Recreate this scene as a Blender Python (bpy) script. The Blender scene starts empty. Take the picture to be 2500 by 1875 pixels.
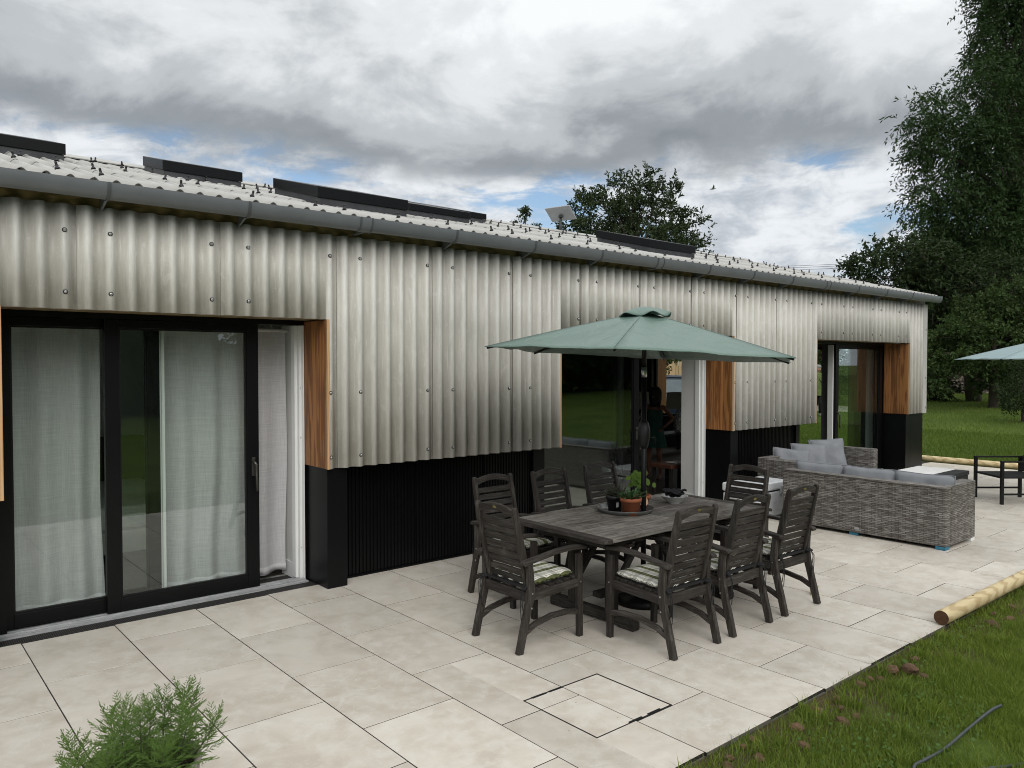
import bpy, bmesh, math, random
import numpy as np
from mathutils import Vector, Matrix, noise as mnoise
random.seed(7); RNG = np.random.default_rng(11)
R = math.radians
S = bpy.context.scene
COL = S.collection
# ------------------------------------------------------------------ camera
CAM = Vector((-0.862, -5.927, 1.966)); HEAD = R(49.82); PITCH = R(-1.441); FPX = 1897.92
def camera_axes():
    f = Vector((math.cos(HEAD)*math.cos(PITCH), math.sin(HEAD)*math.cos(PITCH), math.sin(PITCH)))
    r = Vector((math.sin(HEAD), -math.cos(HEAD), 0)); u = r.cross(f)
    return r, u, f
cd = bpy.data.cameras.new('camera'); cam = bpy.data.objects.new('camera', cd); COL.objects.link(cam)
_r, _u, _f = camera_axes()
cam.matrix_world = Matrix(((_r.x, _u.x, -_f.x, CAM.x), (_r.y, _u.y, -_f.y, CAM.y), (_r.z, _u.z, -_f.z, CAM.z), (0, 0, 0, 1)))
cd.sensor_width = 36.0; cd.lens = 36.0*FPX/2500.0; cd.clip_start = 0.05; cd.clip_end = 2000
S.camera = cam
# ------------------------------------------------------------------ sky
SUN_EL, SUN_AZ = R(36), R(-112)     # direction to the sun, azimuth from +X towards +Y
W = bpy.data.worlds.new('World'); S.world = W; W.use_nodes = True
def make_sky():
    nt = W.node_tree; N = nt.nodes; L = nt.links; N.clear()
    def n(t, **k):
        x = N.new(t)
        for a, b in k.items(): setattr(x, a, b)
        return x
    def m(op, a, b=None, c=None, clamp=False):
        x = n('ShaderNodeMath', operation=op, use_clamp=clamp)
        for i, v in enumerate((a, b, c)):
            if v is None: continue
            if isinstance(v, (int, float)): x.inputs[i].default_value = v
            else: L.new(v, x.inputs[i])
        return x.outputs[0]
    tc = n('ShaderNodeTexCoord'); sp = n('ShaderNodeSeparateXYZ'); L.new(tc.outputs['Generated'], sp.inputs[0])
    z = m('MAXIMUM', sp.outputs[2], 0.0); den = m('ADD', z, 0.10)
    px = m('DIVIDE', sp.outputs[0], den); py = m('DIVIDE', sp.outputs[1], den)
    cb = n('ShaderNodeCombineXYZ'); L.new(px, cb.inputs[0]); L.new(py, cb.inputs[1])
    def nz(off, sc, det=8, rough=.55, dist=.0):
        mp = n('ShaderNodeMapping'); mp.inputs['Location'].default_value = off; mp.inputs['Scale'].default_value = (sc, sc, sc)
        L.new(cb.outputs[0], mp.inputs[0])
        t = n('ShaderNodeTexNoise'); t.inputs['Detail'].default_value = det; t.inputs['Roughness'].default_value = rough
        t.inputs['Scale'].default_value = 1.0; t.inputs['Distortion'].default_value = dist
        L.new(mp.outputs[0], t.inputs[0]); return t.outputs[0]
    def ramp(v, pts, mode='EASE'):
        r = n('ShaderNodeValToRGB'); r.color_ramp.interpolation = mode
        e = r.color_ramp.elements
        while len(e) < len(pts): e.new(.5)
        for q, (p, c) in zip(e, pts):
            q.position = p; q.color = (c, c, c, 1) if isinstance(c, (int, float)) else (*c, 1)
        L.new(v, r.inputs[0]); return r.outputs[0]
    sky = n('ShaderNodeTexSky', sky_type='NISHITA', sun_disc=False); sky.sun_elevation = SUN_EL; sky.sun_rotation = R(90)-SUN_AZ
    sky.air_density = 1.0; sky.dust_density = .6; sky.ozone_density = 1.4
    sk = n('ShaderNodeMixRGB', blend_type='MULTIPLY'); sk.inputs[0].default_value = 1; sk.inputs[2].default_value = (.1, .1, .1, 1)
    L.new(sky.outputs[0], sk.inputs[1])
    # a wide cloud deck overhead whose base is grey, broken bright cloud and blue below it
    def dz(off, sc, zs, det, rough, dist=0.):
        mp = n('ShaderNodeMapping'); mp.inputs['Location'].default_value = off; mp.inputs['Scale'].default_value = (sc, sc, sc*zs); L.new(tc.outputs['Generated'], mp.inputs[0])
        t = n('ShaderNodeTexNoise'); t.inputs['Detail'].default_value = det; t.inputs['Roughness'].default_value = rough; t.inputs['Scale'].default_value = 1.0; t.inputs['Distortion'].default_value = dist
        L.new(mp.outputs[0], t.inputs[0]); return m('SUBTRACT', t.outputs[0], .5)
    n1 = dz(SKY_OFF, 2.1, 2.2, 2, .5); n2 = dz((SKY_OFF[0]+3.7, 1.2, 5.), 3.6, 1.7, 9, .56, .35); n3 = dz((7., 2.2, 1.), 10., 1.7, 9, .6, .5)
    e = m('ADD', sp.outputs[2], m('ADD', m('MULTIPLY', n1, .20), m('ADD', m('MULTIPLY', n2, .10), m('MULTIPLY', n3, .055))))
    deck = ramp(e, [(.216, 0.0), (.272, 1.0)])
    tt = m('ADD', m('MULTIPLY', m('SUBTRACT', e, .235), 5.0), m('ADD', m('MULTIPLY', n2, 1.35), m('MULTIPLY', n3, .20)))
    tone = ramp(tt, [(.0, (.215, .238, .262)), (.22, (.27, .295, .32)), (.50, (.46, .488, .512)), (.80, (.69, .715, .735)), (1.0, (.83, .85, .86))])
    mid = m('ADD', dz((3.1, 7.7, 2.), 8.5, 2.6, 9, .62, .5), m('MULTIPLY', dz((1.1, .7, 4.), 2.6, 2.2, 3, .5), .9))
    mask = ramp(m('ADD', mid, .5), [(.31, 0.0), (.49, 1.0)])
    puff = ramp(m('ADD', dz((9.1, 2.7, 0), 14., 2.2, 8, .6, .4), m('ADD', .5, m('MULTIPLY', mid, .6))), [(.30, (.42, .46, .51)), (.68, (.74, .77, .80))])
    low = n('ShaderNodeMixRGB'); L.new(mask, low.inputs[0]); L.new(sk.outputs[0], low.inputs[1]); L.new(puff, low.inputs[2])
    hz = ramp(sp.outputs[2], [(0.0, 1.0), (.13, 0.0)])
    lh = n('ShaderNodeMixRGB'); L.new(m('MULTIPLY', hz, .6), lh.inputs[0]); L.new(low.outputs[0], lh.inputs[1]); lh.inputs[2].default_value = (.60, .675, .76, 1)
    mh = n('ShaderNodeMixRGB'); L.new(deck, mh.inputs[0]); L.new(lh.outputs[0], mh.inputs[1]); L.new(tone, mh.inputs[2])
    gain = ramp(sp.outputs[2], [(0.0, 1.0), (.42, 1.0), (.85, 1.25)])
    mg = n('ShaderNodeMixRGB', blend_type='MULTIPLY'); mg.inputs[0].default_value = 1; L.new(mh.outputs[0], mg.inputs[1]); L.new(gain, mg.inputs[2])
    bg = n('ShaderNodeBackground'); bg.inputs[1].default_value = SKY_STRENGTH; L.new(mg.outputs[0], bg.inputs[0])
    out = n('ShaderNodeOutputWorld'); L.new(bg.outputs[0], out.inputs[0])
SKY_OFF = (2.2, 2.2, 0); SKY_STRENGTH = .90
make_sky()
# ------------------------------------------------------------------ sun behind thin cloud
sl = bpy.data.lights.new('sun', 'SUN'); sl.energy = 1.15; sl.angle = R(42); sl.color = (1.0, .965, .91)
sun = bpy.data.objects.new('sun', sl); COL.objects.link(sun)
_sd = Vector((math.cos(SUN_EL)*math.cos(SUN_AZ), math.cos(SUN_EL)*math.sin(SUN_AZ), math.sin(SUN_EL)))
sun.rotation_euler = _sd.to_track_quat('Z', 'Y').to_euler()
# ------------------------------------------------------------------ exposure and sampling
S.view_settings.view_transform = 'Standard'; S.view_settings.look = 'None'; S.view_settings.gamma = 1.0
S.view_settings.exposure = 0.36; S.view_settings.use_curve_mapping = False
S.render.engine = 'CYCLES'
S.cycles.use_denoising = True
try: S.cycles.denoiser = 'OPENIMAGEDENOISE'
except Exception: pass
S.cycles.filter_width = 1.0
S.cycles.max_bounces = 7; S.cycles.diffuse_bounces = 3; S.cycles.glossy_bounces = 3; S.cycles.transmission_bounces = 4
S.cycles.transparent_max_bounces = 10; S.cycles.caustics_reflective = False; S.cycles.caustics_refractive = False
S.cycles.sample_clamp_indirect = 6.0
# ------------------------------------------------------------------ helpers
def srgb(r, g, b):
    f = lambda c: (c/255/12.92) if c/255 <= .04045 else ((c/255+.055)/1.055)**2.4
    return (f(r), f(g), f(b))
MAT = {}
class NT:
    def __init__(s, name):
        s.m = bpy.data.materials.new(name); s.m.use_nodes = True; s.t = s.m.node_tree; s.N = s.t.nodes; s.L = s.t.links
        s.b = s.N['Principled BSDF']; s.out = s.N['Material Output']; MAT[name] = s.m
    def n(s, t, **k):
        x = s.N.new(t)
        for a, b in k.items(): setattr(x, a, b)
        return x
    def link(s, a, b): s.L.new(a, b)
    def set(s, **k):
        for a, v in k.items():
            i = s.b.inputs[a.replace('_', ' ')]
            if hasattr(v, 'is_linked') or isinstance(v, bpy.types.NodeSocket): s.L.new(v, i)
            else: i.default_value = (*v, 1) if isinstance(v, tuple) and len(v) == 3 else v
    def math(s, op, a, b=None, c=None, clamp=False):
        x = s.n('ShaderNodeMath', operation=op, use_clamp=clamp)
        for i, v in enumerate((a, b, c)):
            if v is None: continue
            if isinstance(v, (int, float)): x.inputs[i].default_value = v
            else: s.L.new(v, x.inputs[i])
        return x.outputs[0]
    def coord(s, kind='Object', scale=(1, 1, 1), rnd=True):
        tc = s.n('ShaderNodeTexCoord'); v = tc.outputs[kind]
        if kind == 'World': pass
        mp = s.n('ShaderNodeMapping'); mp.inputs['Scale'].default_value = scale; s.L.new(v, mp.inputs[0])
        if rnd:
            oi = s.n('ShaderNodeObjectInfo'); k = s.math('MULTIPLY', oi.outputs['Random'], 37.0)
            cb = s.n('ShaderNodeCombineXYZ')
            for i in range(3): s.L.new(k, cb.inputs[i])
            s.L.new(cb.outputs[0], mp.inputs['Location'])
        return mp.outputs[0]
    def noise(s, vec, scale=5, det=6, rough=.55, dist=0.):
        x = s.n('ShaderNodeTexNoise'); x.inputs['Scale'].default_value = scale; x.inputs['Detail'].default_value = det
        x.inputs['Roughness'].default_value = rough; x.inputs['Distortion'].default_value = dist; s.L.new(vec, x.inputs['Vector']); return x.outputs[0]
    def ramp(s, v, pts, mode='LINEAR'):
        r = s.n('ShaderNodeValToRGB'); r.color_ramp.interpolation = mode; e = r.color_ramp.elements
        while len(e) < len(pts): e.new(.5)
        for q, (p, c) in zip(e, pts):
            q.position = p; q.color = (c, c, c, 1) if isinstance(c, (int, float)) else (*c, 1)
        s.L.new(v, r.inputs[0]); return r.outputs[0]
    def mix(s, f, a, b, mode='MIX'):
        x = s.n('ShaderNodeMixRGB', blend_type=mode)
        for i, v in ((0, f), (1, a), (2, b)):
            if isinstance(v, (int, float)): x.inputs[i].default_value = v if i == 0 else (v, v, v, 1)
            elif isinstance(v, tuple): x.inputs[i].default_value = (*v, 1)
            else: s.L.new(v, x.inputs[i])
        return x.outputs[0]
    def bump(s, h, strength=.3, dist=.01):
        x = s.n('ShaderNodeBump'); x.inputs['Strength'].default_value = strength; x.inputs['Distance'].default_value = dist
        s.L.new(h, x.inputs['Height']); s.L.new(x.outputs[0], s.b.inputs['Normal'])
    def rnd(s):
        return s.n('ShaderNodeObjectInfo').outputs['Random']
def plain(name, c1, c2=None, scale=8, rough=.6, metal=0., bump=0., stretch=(1, 1, 1), spec=.5, det=6, vary=0.):
    t = NT(name); v = t.coord('Object', stretch); f = t.noise(v, scale, det)
    c2 = c2 or tuple(x*.7 for x in c1)
    col = t.mix(t.ramp(f, [(.3, 0.), (.7, 1.)]), c1, c2)
    if vary: col = t.mix(1.0, col, t.ramp(t.rnd(), [(0, 1-vary), (1, 1+vary)]), 'MULTIPLY')
    t.set(Base_Color=col, Roughness=rough, Metallic=metal); t.b.inputs['Specular IOR Level'].default_value = spec
    if bump: t.bump(f, bump, .01)
    return t.m
class MB:
    """collects polygons of one mesh"""
    def __init__(s): s.v = []; s.f = []; s.mi = []; s.sm = []
    def add(s, vs, fs, mi=0, smooth=False):
        o = len(s.v); s.v += [tuple(p) for p in vs]; s.f += [tuple(i+o for i in f) for f in fs]
        s.mi += [mi]*len(fs); s.sm += [smooth]*len(fs); return s
    def box(s, x0, x1, y0, y1, z0, z1, mi=0):
        v = [(x, y, z) for z in (z0, z1) for y in (y0, y1) for x in (x0, x1)]
        return s.add(v, [(0, 2, 3, 1), (4, 5, 7, 6), (0, 1, 5, 4), (2, 6, 7, 3), (0, 4, 6, 2), (1, 3, 7, 5)], mi)
    def bar(s, p0, p1, w, h, up=(0, 0, 1), mi=0):
        p0 = Vector(p0); p1 = Vector(p1); d = (p1-p0).normalized(); u = Vector(up); a = d.cross(u)
        if a.length < 1e-4: a = d.cross(Vector((1, 0, 0)))
        a.normalize(); b = a.cross(d); v = []
        for p in (p0, p1):
            for i, j in ((-1, -1), (1, -1), (1, 1), (-1, 1)): v.append(p+a*(w/2*i)+b*(h/2*j))
        return s.add(v, [(3, 2, 1, 0), (4, 5, 6, 7), (0, 1, 5, 4), (1, 2, 6, 5), (2, 3, 7, 6), (3, 0, 4, 7)], mi)
    def prism(s, poly, axis, a0, a1, mi=0, smooth=False):
        """poly: list of 2-D points, extruded along axis (0 x, 1 y, 2 z)"""
        n = len(poly)
        def put(p, a):
            return {0: (a, p[0], p[1]), 1: (p[0], a, p[1]), 2: (p[0], p[1], a)}[axis]
        v = [put(p, a0) for p in poly]+[put(p, a1) for p in poly]
        fs = [tuple(range(n-1, -1, -1)), tuple(range(n, 2*n))]+[(i, (i+1) % n, n+(i+1) % n, n+i) for i in range(n)]
        s.add(v, fs[:2], mi); o = len(s.v)-2*n
        s.f += [tuple(i+o for i in f) for f in fs[2:]]; s.mi += [mi]*n; s.sm += [smooth]*n
        return s
    def strip(s, path, th, axis, a0, a1, mi=0):
        """a curved bar: 2-D path given a thickness, extruded along axis; path points may carry their own thickness"""
        P = [Vector(p[:2]) for p in path]; T = [p[2] if len(p) > 2 else th for p in path]; L = []; Rr = []
        for i, p in enumerate(P):
            d = (P[min(i+1, len(P)-1)]-P[max(i-1, 0)]).normalized(); nn = Vector((-d.y, d.x))*T[i]/2
            L.append(p+nn); Rr.append(p-nn)
        return s.prism([tuple(p) for p in L]+[tuple(p) for p in reversed(Rr)], axis, a0, a1, mi)
    def tube(s, path, r, n=8, mi=0, caps=True):
        P = [Vector(p) for p in path]; rr = r if isinstance(r, (list, tuple)) else [r]*len(P); v = []; pa = None
        for i, p in enumerate(P):
            d = (P[min(i+1, len(P)-1)]-P[max(i-1, 0)]).normalized()
            a = d.cross(Vector((0, 0, 1)) if abs(d.z) < .95 else Vector((1, 0, 0))).normalized() if pa is None else (pa-d*pa.dot(d)).normalized()
            pa = a; b = d.cross(a)
            for k in range(n):
                t = 2*math.pi*k/n; v.append(p+(a*math.cos(t)+b*math.sin(t))*rr[i])
        fs = [(i*n+k, i*n+(k+1) % n, (i+1)*n+(k+1) % n, (i+1)*n+k) for i in range(len(P)-1) for k in range(n)]
        s.add(v, fs, mi, True)
        if caps:
            o = len(s.v)-len(v); s.f += [tuple(o+k for k in reversed(range(n))), tuple(o+(len(P)-1)*n+k for k in range(n))]
            s.mi += [mi]*2; s.sm += [False]*2
        return s
    def lathe(s, prof, n=24, c=(0, 0, 0), mi=0, smooth=True, sx=1., sy=1., cap=True):
        v = []
        for r, z in prof:
            for k in range(n):
                t = 2*math.pi*k/n; v.append((c[0]+r*sx*math.cos(t), c[1]+r*sy*math.sin(t), c[2]+z))
        m = len(prof)
        s.add(v, [(i*n+k, i*n+(k+1) % n, (i+1)*n+(k+1) % n, (i+1)*n+k) for i in range(m-1) for k in range(n)], mi, smooth)
        if cap:
            o = len(s.v)-len(v); s.f += [tuple(o+k for k in reversed(range(n))), tuple(o+(m-1)*n+k for k in range(n))]
            s.mi += [mi]*2; s.sm += [False]*2
        return s
    def grid(s, fn, nu, nv, mi=0, smooth=True):
        v = [fn(i/nu, j/nv) for j in range(nv+1) for i in range(nu+1)]
        return s.add(v, [(j*(nu+1)+i, j*(nu+1)+i+1, (j+1)*(nu+1)+i+1, (j+1)*(nu+1)+i) for j in range(nv) for i in range(nu)], mi, smooth)
    def mesh(s, name):
        me = bpy.data.meshes.new(name); me.from_pydata(s.v, [], s.f); me.update()
        me.polygons.foreach_set('material_index', s.mi); me.polygons.foreach_set('use_smooth', s.sm); return me
    def obj(s, name, mats, parent=None, bevel=0, seg=2, fix=True, **kw):
        me = s.mesh(name)
        if fix:
            bm = bmesh.new(); bm.from_mesh(me); bmesh.ops.recalc_face_normals(bm, faces=bm.faces); bm.to_mesh(me); bm.free()
        return link(name, me, mats, parent, bevel, seg, **kw)
def link(name, me, mats, parent=None, bevel=0, seg=2, loc=None, label=None, cat=None, group=None, kind=None):
    for m in (mats if isinstance(mats, (list, tuple)) else [mats]):
        me.materials.append(MAT[m] if isinstance(m, str) else m)
    o = bpy.data.objects.new(name, me); COL.objects.link(o)
    if parent: o.parent = parent
    if loc: o.location = loc
    if bevel:
        b = o.modifiers.new('edge', 'BEVEL'); b.width = bevel; b.segments = seg; b.limit_method = 'ANGLE'; b.angle_limit = R(40)
        b.harden_normals = False
    return tag(o, label, cat, group, kind)
def tag(o, label=None, cat=None, group=None, kind=None):
    if label: o['label'] = label
    if cat: o['category'] = cat
    if group: o['group'] = group
    if kind: o['kind'] = kind
    return o
def thing(name, label, cat, loc=(0, 0, 0), rz=0, group=None):
    o = bpy.data.objects.new(name, None); o.empty_display_size = .1; COL.objects.link(o)
    o.location = loc; o.rotation_euler = (0, 0, rz); return tag(o, label, cat, group)
def share(name, me, parent=None, loc=(0, 0, 0), rot=None, scale=None, mod=None):
    o = bpy.data.objects.new(name, me); COL.objects.link(o); o.location = loc
    if parent: o.parent = parent
    if rot: o.rotation_euler = rot
    if scale: o.scale = scale
    return o
def dup(root, loc, rz, label, group=None):
    def cp(o, par):
        c = o.copy(); COL.objects.link(c); c.parent = par
        for ch in KIDS.get(o.name, [k for k in o.children]): cp(ch, c)
        return c
    r = cp(root, None); r.location = loc; r.rotation_euler = (0, 0, rz); r['label'] = label
    if group: r['group'] = group
    return r
KIDS = {}
def fast_mesh(name, verts, faces, k):
    """many polygons with k corners each, from arrays"""
    me = bpy.data.meshes.new(name); nf = len(faces)
    me.vertices.add(len(verts)); me.vertices.foreach_set('co', np.asarray(verts, np.float32).ravel())
    me.loops.add(nf*k); me.loops.foreach_set('vertex_index', np.asarray(faces, np.int32).ravel())
    me.polygons.add(nf); me.polygons.foreach_set('loop_start', np.arange(0, nf*k, k, dtype=np.int32))
    me.update(calc_edges=True); return me
def ground_z(x, y):
    return (-.030 if x < 15.9 else -.02) + max(0., min(x, 60)-17.0)*.032
# ------------------------------------------------------------------ materials
def mats():
    # translucent-looking grey corrugated cladding, streaked and stained
    t = NT('cladding'); v = t.coord('Object'); vs = t.coord('Object', (9, 3, .8))
    st = t.noise(vs, 3.0, 8, .6); cl = t.noise(v, 2.2, 5, .55); fi = t.noise(v, 60, 3, .6)
    col = t.mix(t.ramp(cl, [(.3, 0.), (.7, 1.)]), (.450, .436, .392), (.560, .545, .500))
    col = t.mix(t.math('MULTIPLY', t.ramp(st, [(.52, 0.), (.78, 1.)]), .62), col, (.72, .71, .67))
    dr = t.noise(t.coord('Object', (26, 6, 1.3)), 2.4, 7, .66, .6)
    sp = t.n('ShaderNodeSeparateXYZ'); tcc = t.n('ShaderNodeTexCoord'); t.link(tcc.outputs['Object'], sp.inputs[0])
    splash = t.noise(t.coord('Object', (7, 3, 3)), 2.0, 7, .65, .8)
    col = t.mix(t.math('MULTIPLY', t.ramp(dr, [(.58, 0.), (.66, 1.)]), .42), col, (.80, .79, .76))
    col = t.mix(t.math('MULTIPLY', t.ramp(splash, [(.58, 0.), (.68, 1.)]), .38), col, (.76, .75, .72))
    col = t.mix(t.math('MULTIPLY', t.ramp(st, [(.2, 1.), (.42, 0.)]), .5), col, (.30, .29, .26))
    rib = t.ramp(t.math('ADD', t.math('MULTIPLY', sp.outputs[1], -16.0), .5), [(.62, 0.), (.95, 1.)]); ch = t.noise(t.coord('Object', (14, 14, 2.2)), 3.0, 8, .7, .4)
    col = t.mix(t.math('MULTIPLY', t.math('MULTIPLY', rib, t.ramp(ch, [(.25, .15), (.60, 1.)])), .56), col, (.82, .81, .775))  # chalky wear on the crests, doubling as painted highlight lines
    valley_shade = t.ramp(t.math('ADD', t.math('MULTIPLY', sp.outputs[1], 16.0), .5), [(.55, 0.), (.90, 1.)])
    col = t.mix(t.math('MULTIPLY', t.math('MULTIPLY', valley_shade, t.ramp(ch, [(.35, .3), (.7, 1.)])), .32), col, (.27, .255, .215))  # corrugation shading put into the colour: valleys darkened
    sc = t.noise(t.coord('Object', (30, 10, 30)), 1.6, 6, .7, 1.2); col = t.mix(t.math('MULTIPLY', t.ramp(sc, [(.61, 0.), (.66, 1.)]), .38), col, (.78, .77, .74))
    col = t.mix(1., col, t.ramp(t.rnd(), [(0, .90), (1, 1.08)]), 'MULTIPLY')
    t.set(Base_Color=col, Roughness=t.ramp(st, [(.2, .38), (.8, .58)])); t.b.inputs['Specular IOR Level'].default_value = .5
    t.bump(fi, .08, .004)
    t = NT('roof_sheeting'); v = t.coord('Object'); a = t.noise(v, 3, 7, .6); b = t.noise(v, 90, 2)
    col = t.mix(t.ramp(a, [(.3, 0.), (.75, 1.)]), (.40, .395, .375), (.52, .515, .495))
    t.set(Base_Color=t.mix(t.math('MULTIPLY', b, .25), col, (.30, .29, .27)), Roughness=.75); t.bump(b, .15, .003)
    plain('cladding_edge_shade', (.16, .15, .13), (.11, .10, .09), 30, .8)  # dark tone paints in the shadow gap at the sheet seams
    plain('bracket_grey', (.085, .092, .098), (.07, .076, .08), 6, .45)
    plain('gutter_plastic', (.150, .162, .172), (.125, .136, .145), 4, .38)
    def timber(name, a, b, c, sc=(14, 14, 1.0), rough=.5):
        t = NT(name); v = t.coord('Object', sc); g = t.noise(v, 2.0, 8, .62, 1.2); w = t.n('ShaderNodeTexWave', wave_type='BANDS', bands_direction='X')
        w.inputs['Scale'].default_value = 1.1; w.inputs['Distortion'].default_value = 9; w.inputs['Detail'].default_value = 3; t.link(v, w.inputs[0])
        col = t.mix(t.ramp(g, [(.3, 0.), (.72, 1.)]), a, b); col = t.mix(t.math('MULTIPLY', t.ramp(w.outputs[1], [(.45, 0.), (.9, 1.)]), .8), col, c)
        kn = t.n('ShaderNodeTexVoronoi'); kn.inputs['Scale'].default_value = 3.2; t.link(t.coord('Object', (1, 1, .55)), kn.inputs[0])
        col = t.mix(t.ramp(kn.outputs['Distance'], [(.02, .8), (.07, 0.)]), col, tuple(x*.35 for x in c))
        col = t.mix(1., col, t.ramp(t.rnd(), [(0, .78), (1, 1.15)]), 'MULTIPLY')
        t.set(Base_Color=col, Roughness=rough); t.bump(g, .25, .003); return t.m
    timber('cedar', (.420, .190, .062), (.310, .128, .040), (.150, .055, .018))
    timber('pale_edge', (.62, .40, .22), (.52, .32, .16), (.40, .22, .10))
    timber('fascia_timber', (.300, .225, .115), (.22, .16, .08), (.12, .085, .04), (1.2, 12, 12))
    timber('log_wood', (.72, .60, .36), (.64, .51, .28), (.46, .34, .17), (1.2, 9, 9), .6)
    plain('log_end', (.105, .048, .018), (.055, .024, .010), 40, .8)
    plain('fence_timber', (.60, .42, .24), (.46, .30, .16), 12, .7, stretch=(8, 8, 1), vary=.15)
    plain('black_frame', (.0042, .0045, .0052), (.0034, .0036, .0042), 6, .38, spec=.22)
    plain('black_cladding', (.0034, .0036, .0041), (.0026, .0028, .0032), 6, .36, spec=.22)
    plain('black_metal', (.006, .0063, .007), (.0045, .0048, .0053), 9, .42, spec=.3)
    plain('handle_metal', (.13, .125, .115), (.09, .085, .08), 20, .35, metal=.8)
    plain('lead_flashing', (.055, .058, .062), (.028, .030, .033), 9, .42, stretch=(1, 1, .6), bump=.2)
    plain('white_frame', (.80, .81, .80), (.75, .76, .75), 5, .45)
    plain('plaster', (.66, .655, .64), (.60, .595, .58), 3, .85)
    plain('shaded_plaster', (.10, .096, .092), (.085, .082, .078), 3, .9)  # plaster copy darkened to put the room's gloom into the colour
    plain('room_floor', (.085, .072, .060), (.06, .05, .04), 6, .5)
    plain('steel', (.55, .55, .54), (.45, .45, .44), 20, .28, metal=1.)
    plain('brass', (.30, .26, .08), (.16, .14, .05), 30, .45, metal=.6)
    plain('track_metal', (.62, .63, .63), (.30, .31, .32), 25, .4, stretch=(.4, 6, 6), metal=.3)
    plain('drain_black', (.014, .0145, .015), (.010, .0105, .011), 30, .5)
    # double glazing: clear, faint green, mirror-like at an angle
    t = NT('glass'); tr = t.n('ShaderNodeBsdfTransparent'); tr.inputs[0].default_value = (.935, .966, .950, 1)
    gl = t.n('ShaderNodeBsdfGlossy'); gl.inputs[0].default_value = (.92, .97, .95, 1); gl.inputs['Roughness'].default_value = .003
    fr = t.n('ShaderNodeFresnel'); fr.inputs[0].default_value = 2.0; gb = t.n('ShaderNodeNewGeometry')
    mx = t.n('ShaderNodeMixShader'); t.link(t.math('MULTIPLY', fr.outputs[0], t.math('SUBTRACT', 1.0, gb.outputs['Backfacing'])), mx.inputs[0]); t.link(tr.outputs[0], mx.inputs[1]); t.link(gl.outputs[0], mx.inputs[2]); t.link(mx.outputs[0], t.out.inputs[0])
    # sheer linen
    t = NT('linen'); v = t.coord('Object', (1, 1, 1), False)
    a = t.noise(t.coord('Object', (160, 160, 6)), 1.0, 3, .6); b = t.noise(t.coord('Object', (5, 5, 190)), 1.0, 3, .6)
    wv = t.math('ADD', t.math('MULTIPLY', a, .5), t.math('MULTIPLY', b, .5))
    col = t.mix(t.ramp(wv, [(.35, 0.), (.65, 1.)]), (.66, .655, .67), (.80, .795, .81))
    d = t.n('ShaderNodeBsdfDiffuse'); t.link(col, d.inputs[0]); tl = t.n('ShaderNodeBsdfTranslucent'); t.link(col, tl.inputs[0]); tp = t.n('ShaderNodeBsdfTransparent')
    m1 = t.n('ShaderNodeMixShader'); m1.inputs[0].default_value = .35; t.link(d.outputs[0], m1.inputs[1]); t.link(tl.outputs[0], m1.inputs[2])
    m2 = t.n('ShaderNodeMixShader'); t.link(t.ramp(wv, [(.3, .10), (.6, .0)]), m2.inputs[0]); t.link(m1.outputs[0], m2.inputs[1]); t.link(tp.outputs[0], m2.inputs[2]); t.link(m2.outputs[0], t.out.inputs[0])
    # porcelain paving
    t = NT('porcelain'); v = t.coord('Object'); a = t.noise(v, 2.6, 9, .62, .5); b = t.noise(v, 9, 8, .65, .3); c = t.noise(v, 130, 2, .5)
    col = t.mix(t.ramp(a, [(.38, 0.), (.62, 1.)]), (.525, .475, .402), (.642, .595, .522))
    col = t.mix(t.math('MULTIPLY', t.ramp(b, [(.45, 0.), (.66, 1.)]), .6), col, (.70, .665, .605))
    vn = t.n('ShaderNodeTexNoise'); vn.inputs['Scale'].default_value = 3.4; vn.inputs['Detail'].default_value = 7; vn.inputs['Distortion'].default_value = 1.4; t.link(v, vn.inputs[0])
    ve = t.math('ABSOLUTE', t.math('SUBTRACT', vn.outputs[0], .5))
    ve = t.math('MULTIPLY', t.ramp(ve, [(.0, 1.), (.012, 0.)]), t.ramp(t.noise(v, 1.7, 3), [(.5, 0.), (.62, 1.)]))
    col = t.mix(t.math('MULTIPLY', ve, .55), col, (.72, .70, .66))
    pk = t.noise(v, 1.3, 4, .5); col = t.mix(t.math('MULTIPLY', t.ramp(pk, [(.48, 0.), (.78, 1.)]), .32), col, (.50, .425, .37))
    # soil trodden in near the lawn, stray specks
    g = t.n('ShaderNodeNewGeometry'); sg = t.n('ShaderNodeSeparateXYZ'); t.link(g.outputs['Position'], sg.inputs[0])
    near = t.math('MULTIPLY', t.ramp(t.math('MULTIPLY', sg.outputs[1], -.25), [(.45, 0.), (.9, 1.)]), t.ramp(t.math('MULTIPLY', sg.outputs[0], .1), [(.2, 0.), (.38, 1.)]))
    mpp = t.n('ShaderNodeMapping'); mpp.inputs['Scale'].default_value = (1, 1, 1); t.link(g.outputs['Position'], mpp.inputs[0])
    so = t.noise(mpp.outputs[0], 4.5, 8, .7, .8); col = t.mix(t.math('MULTIPLY', t.math('MULTIPLY', t.ramp(so, [(.52, 0.), (.75, 1.)]), near), .6), col, (.30, .235, .17))
    sk = t.n('ShaderNodeTexVoronoi'); sk.inputs['Scale'].default_value = 5.0; t.link(mpp.outputs[0], sk.inputs[0])
    col = t.mix(t.math('MULTIPLY', t.ramp(sk.outputs['Distance'], [(.018, 1.), (.03, 0.)]), .7), col, (.14, .115, .09))
    col = t.mix(1., col, t.ramp(t.rnd(), [(0, .885), (1, 1.05)]), 'MULTIPLY')
    t.set(Base_Color=col, Roughness=t.ramp(b, [(.2, .38), (.8, .55)])); t.bump(c, .05, .002)
    plain('joint_grout', (.026, .023, .020), (.016, .014, .012), 20, .95)
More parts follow.
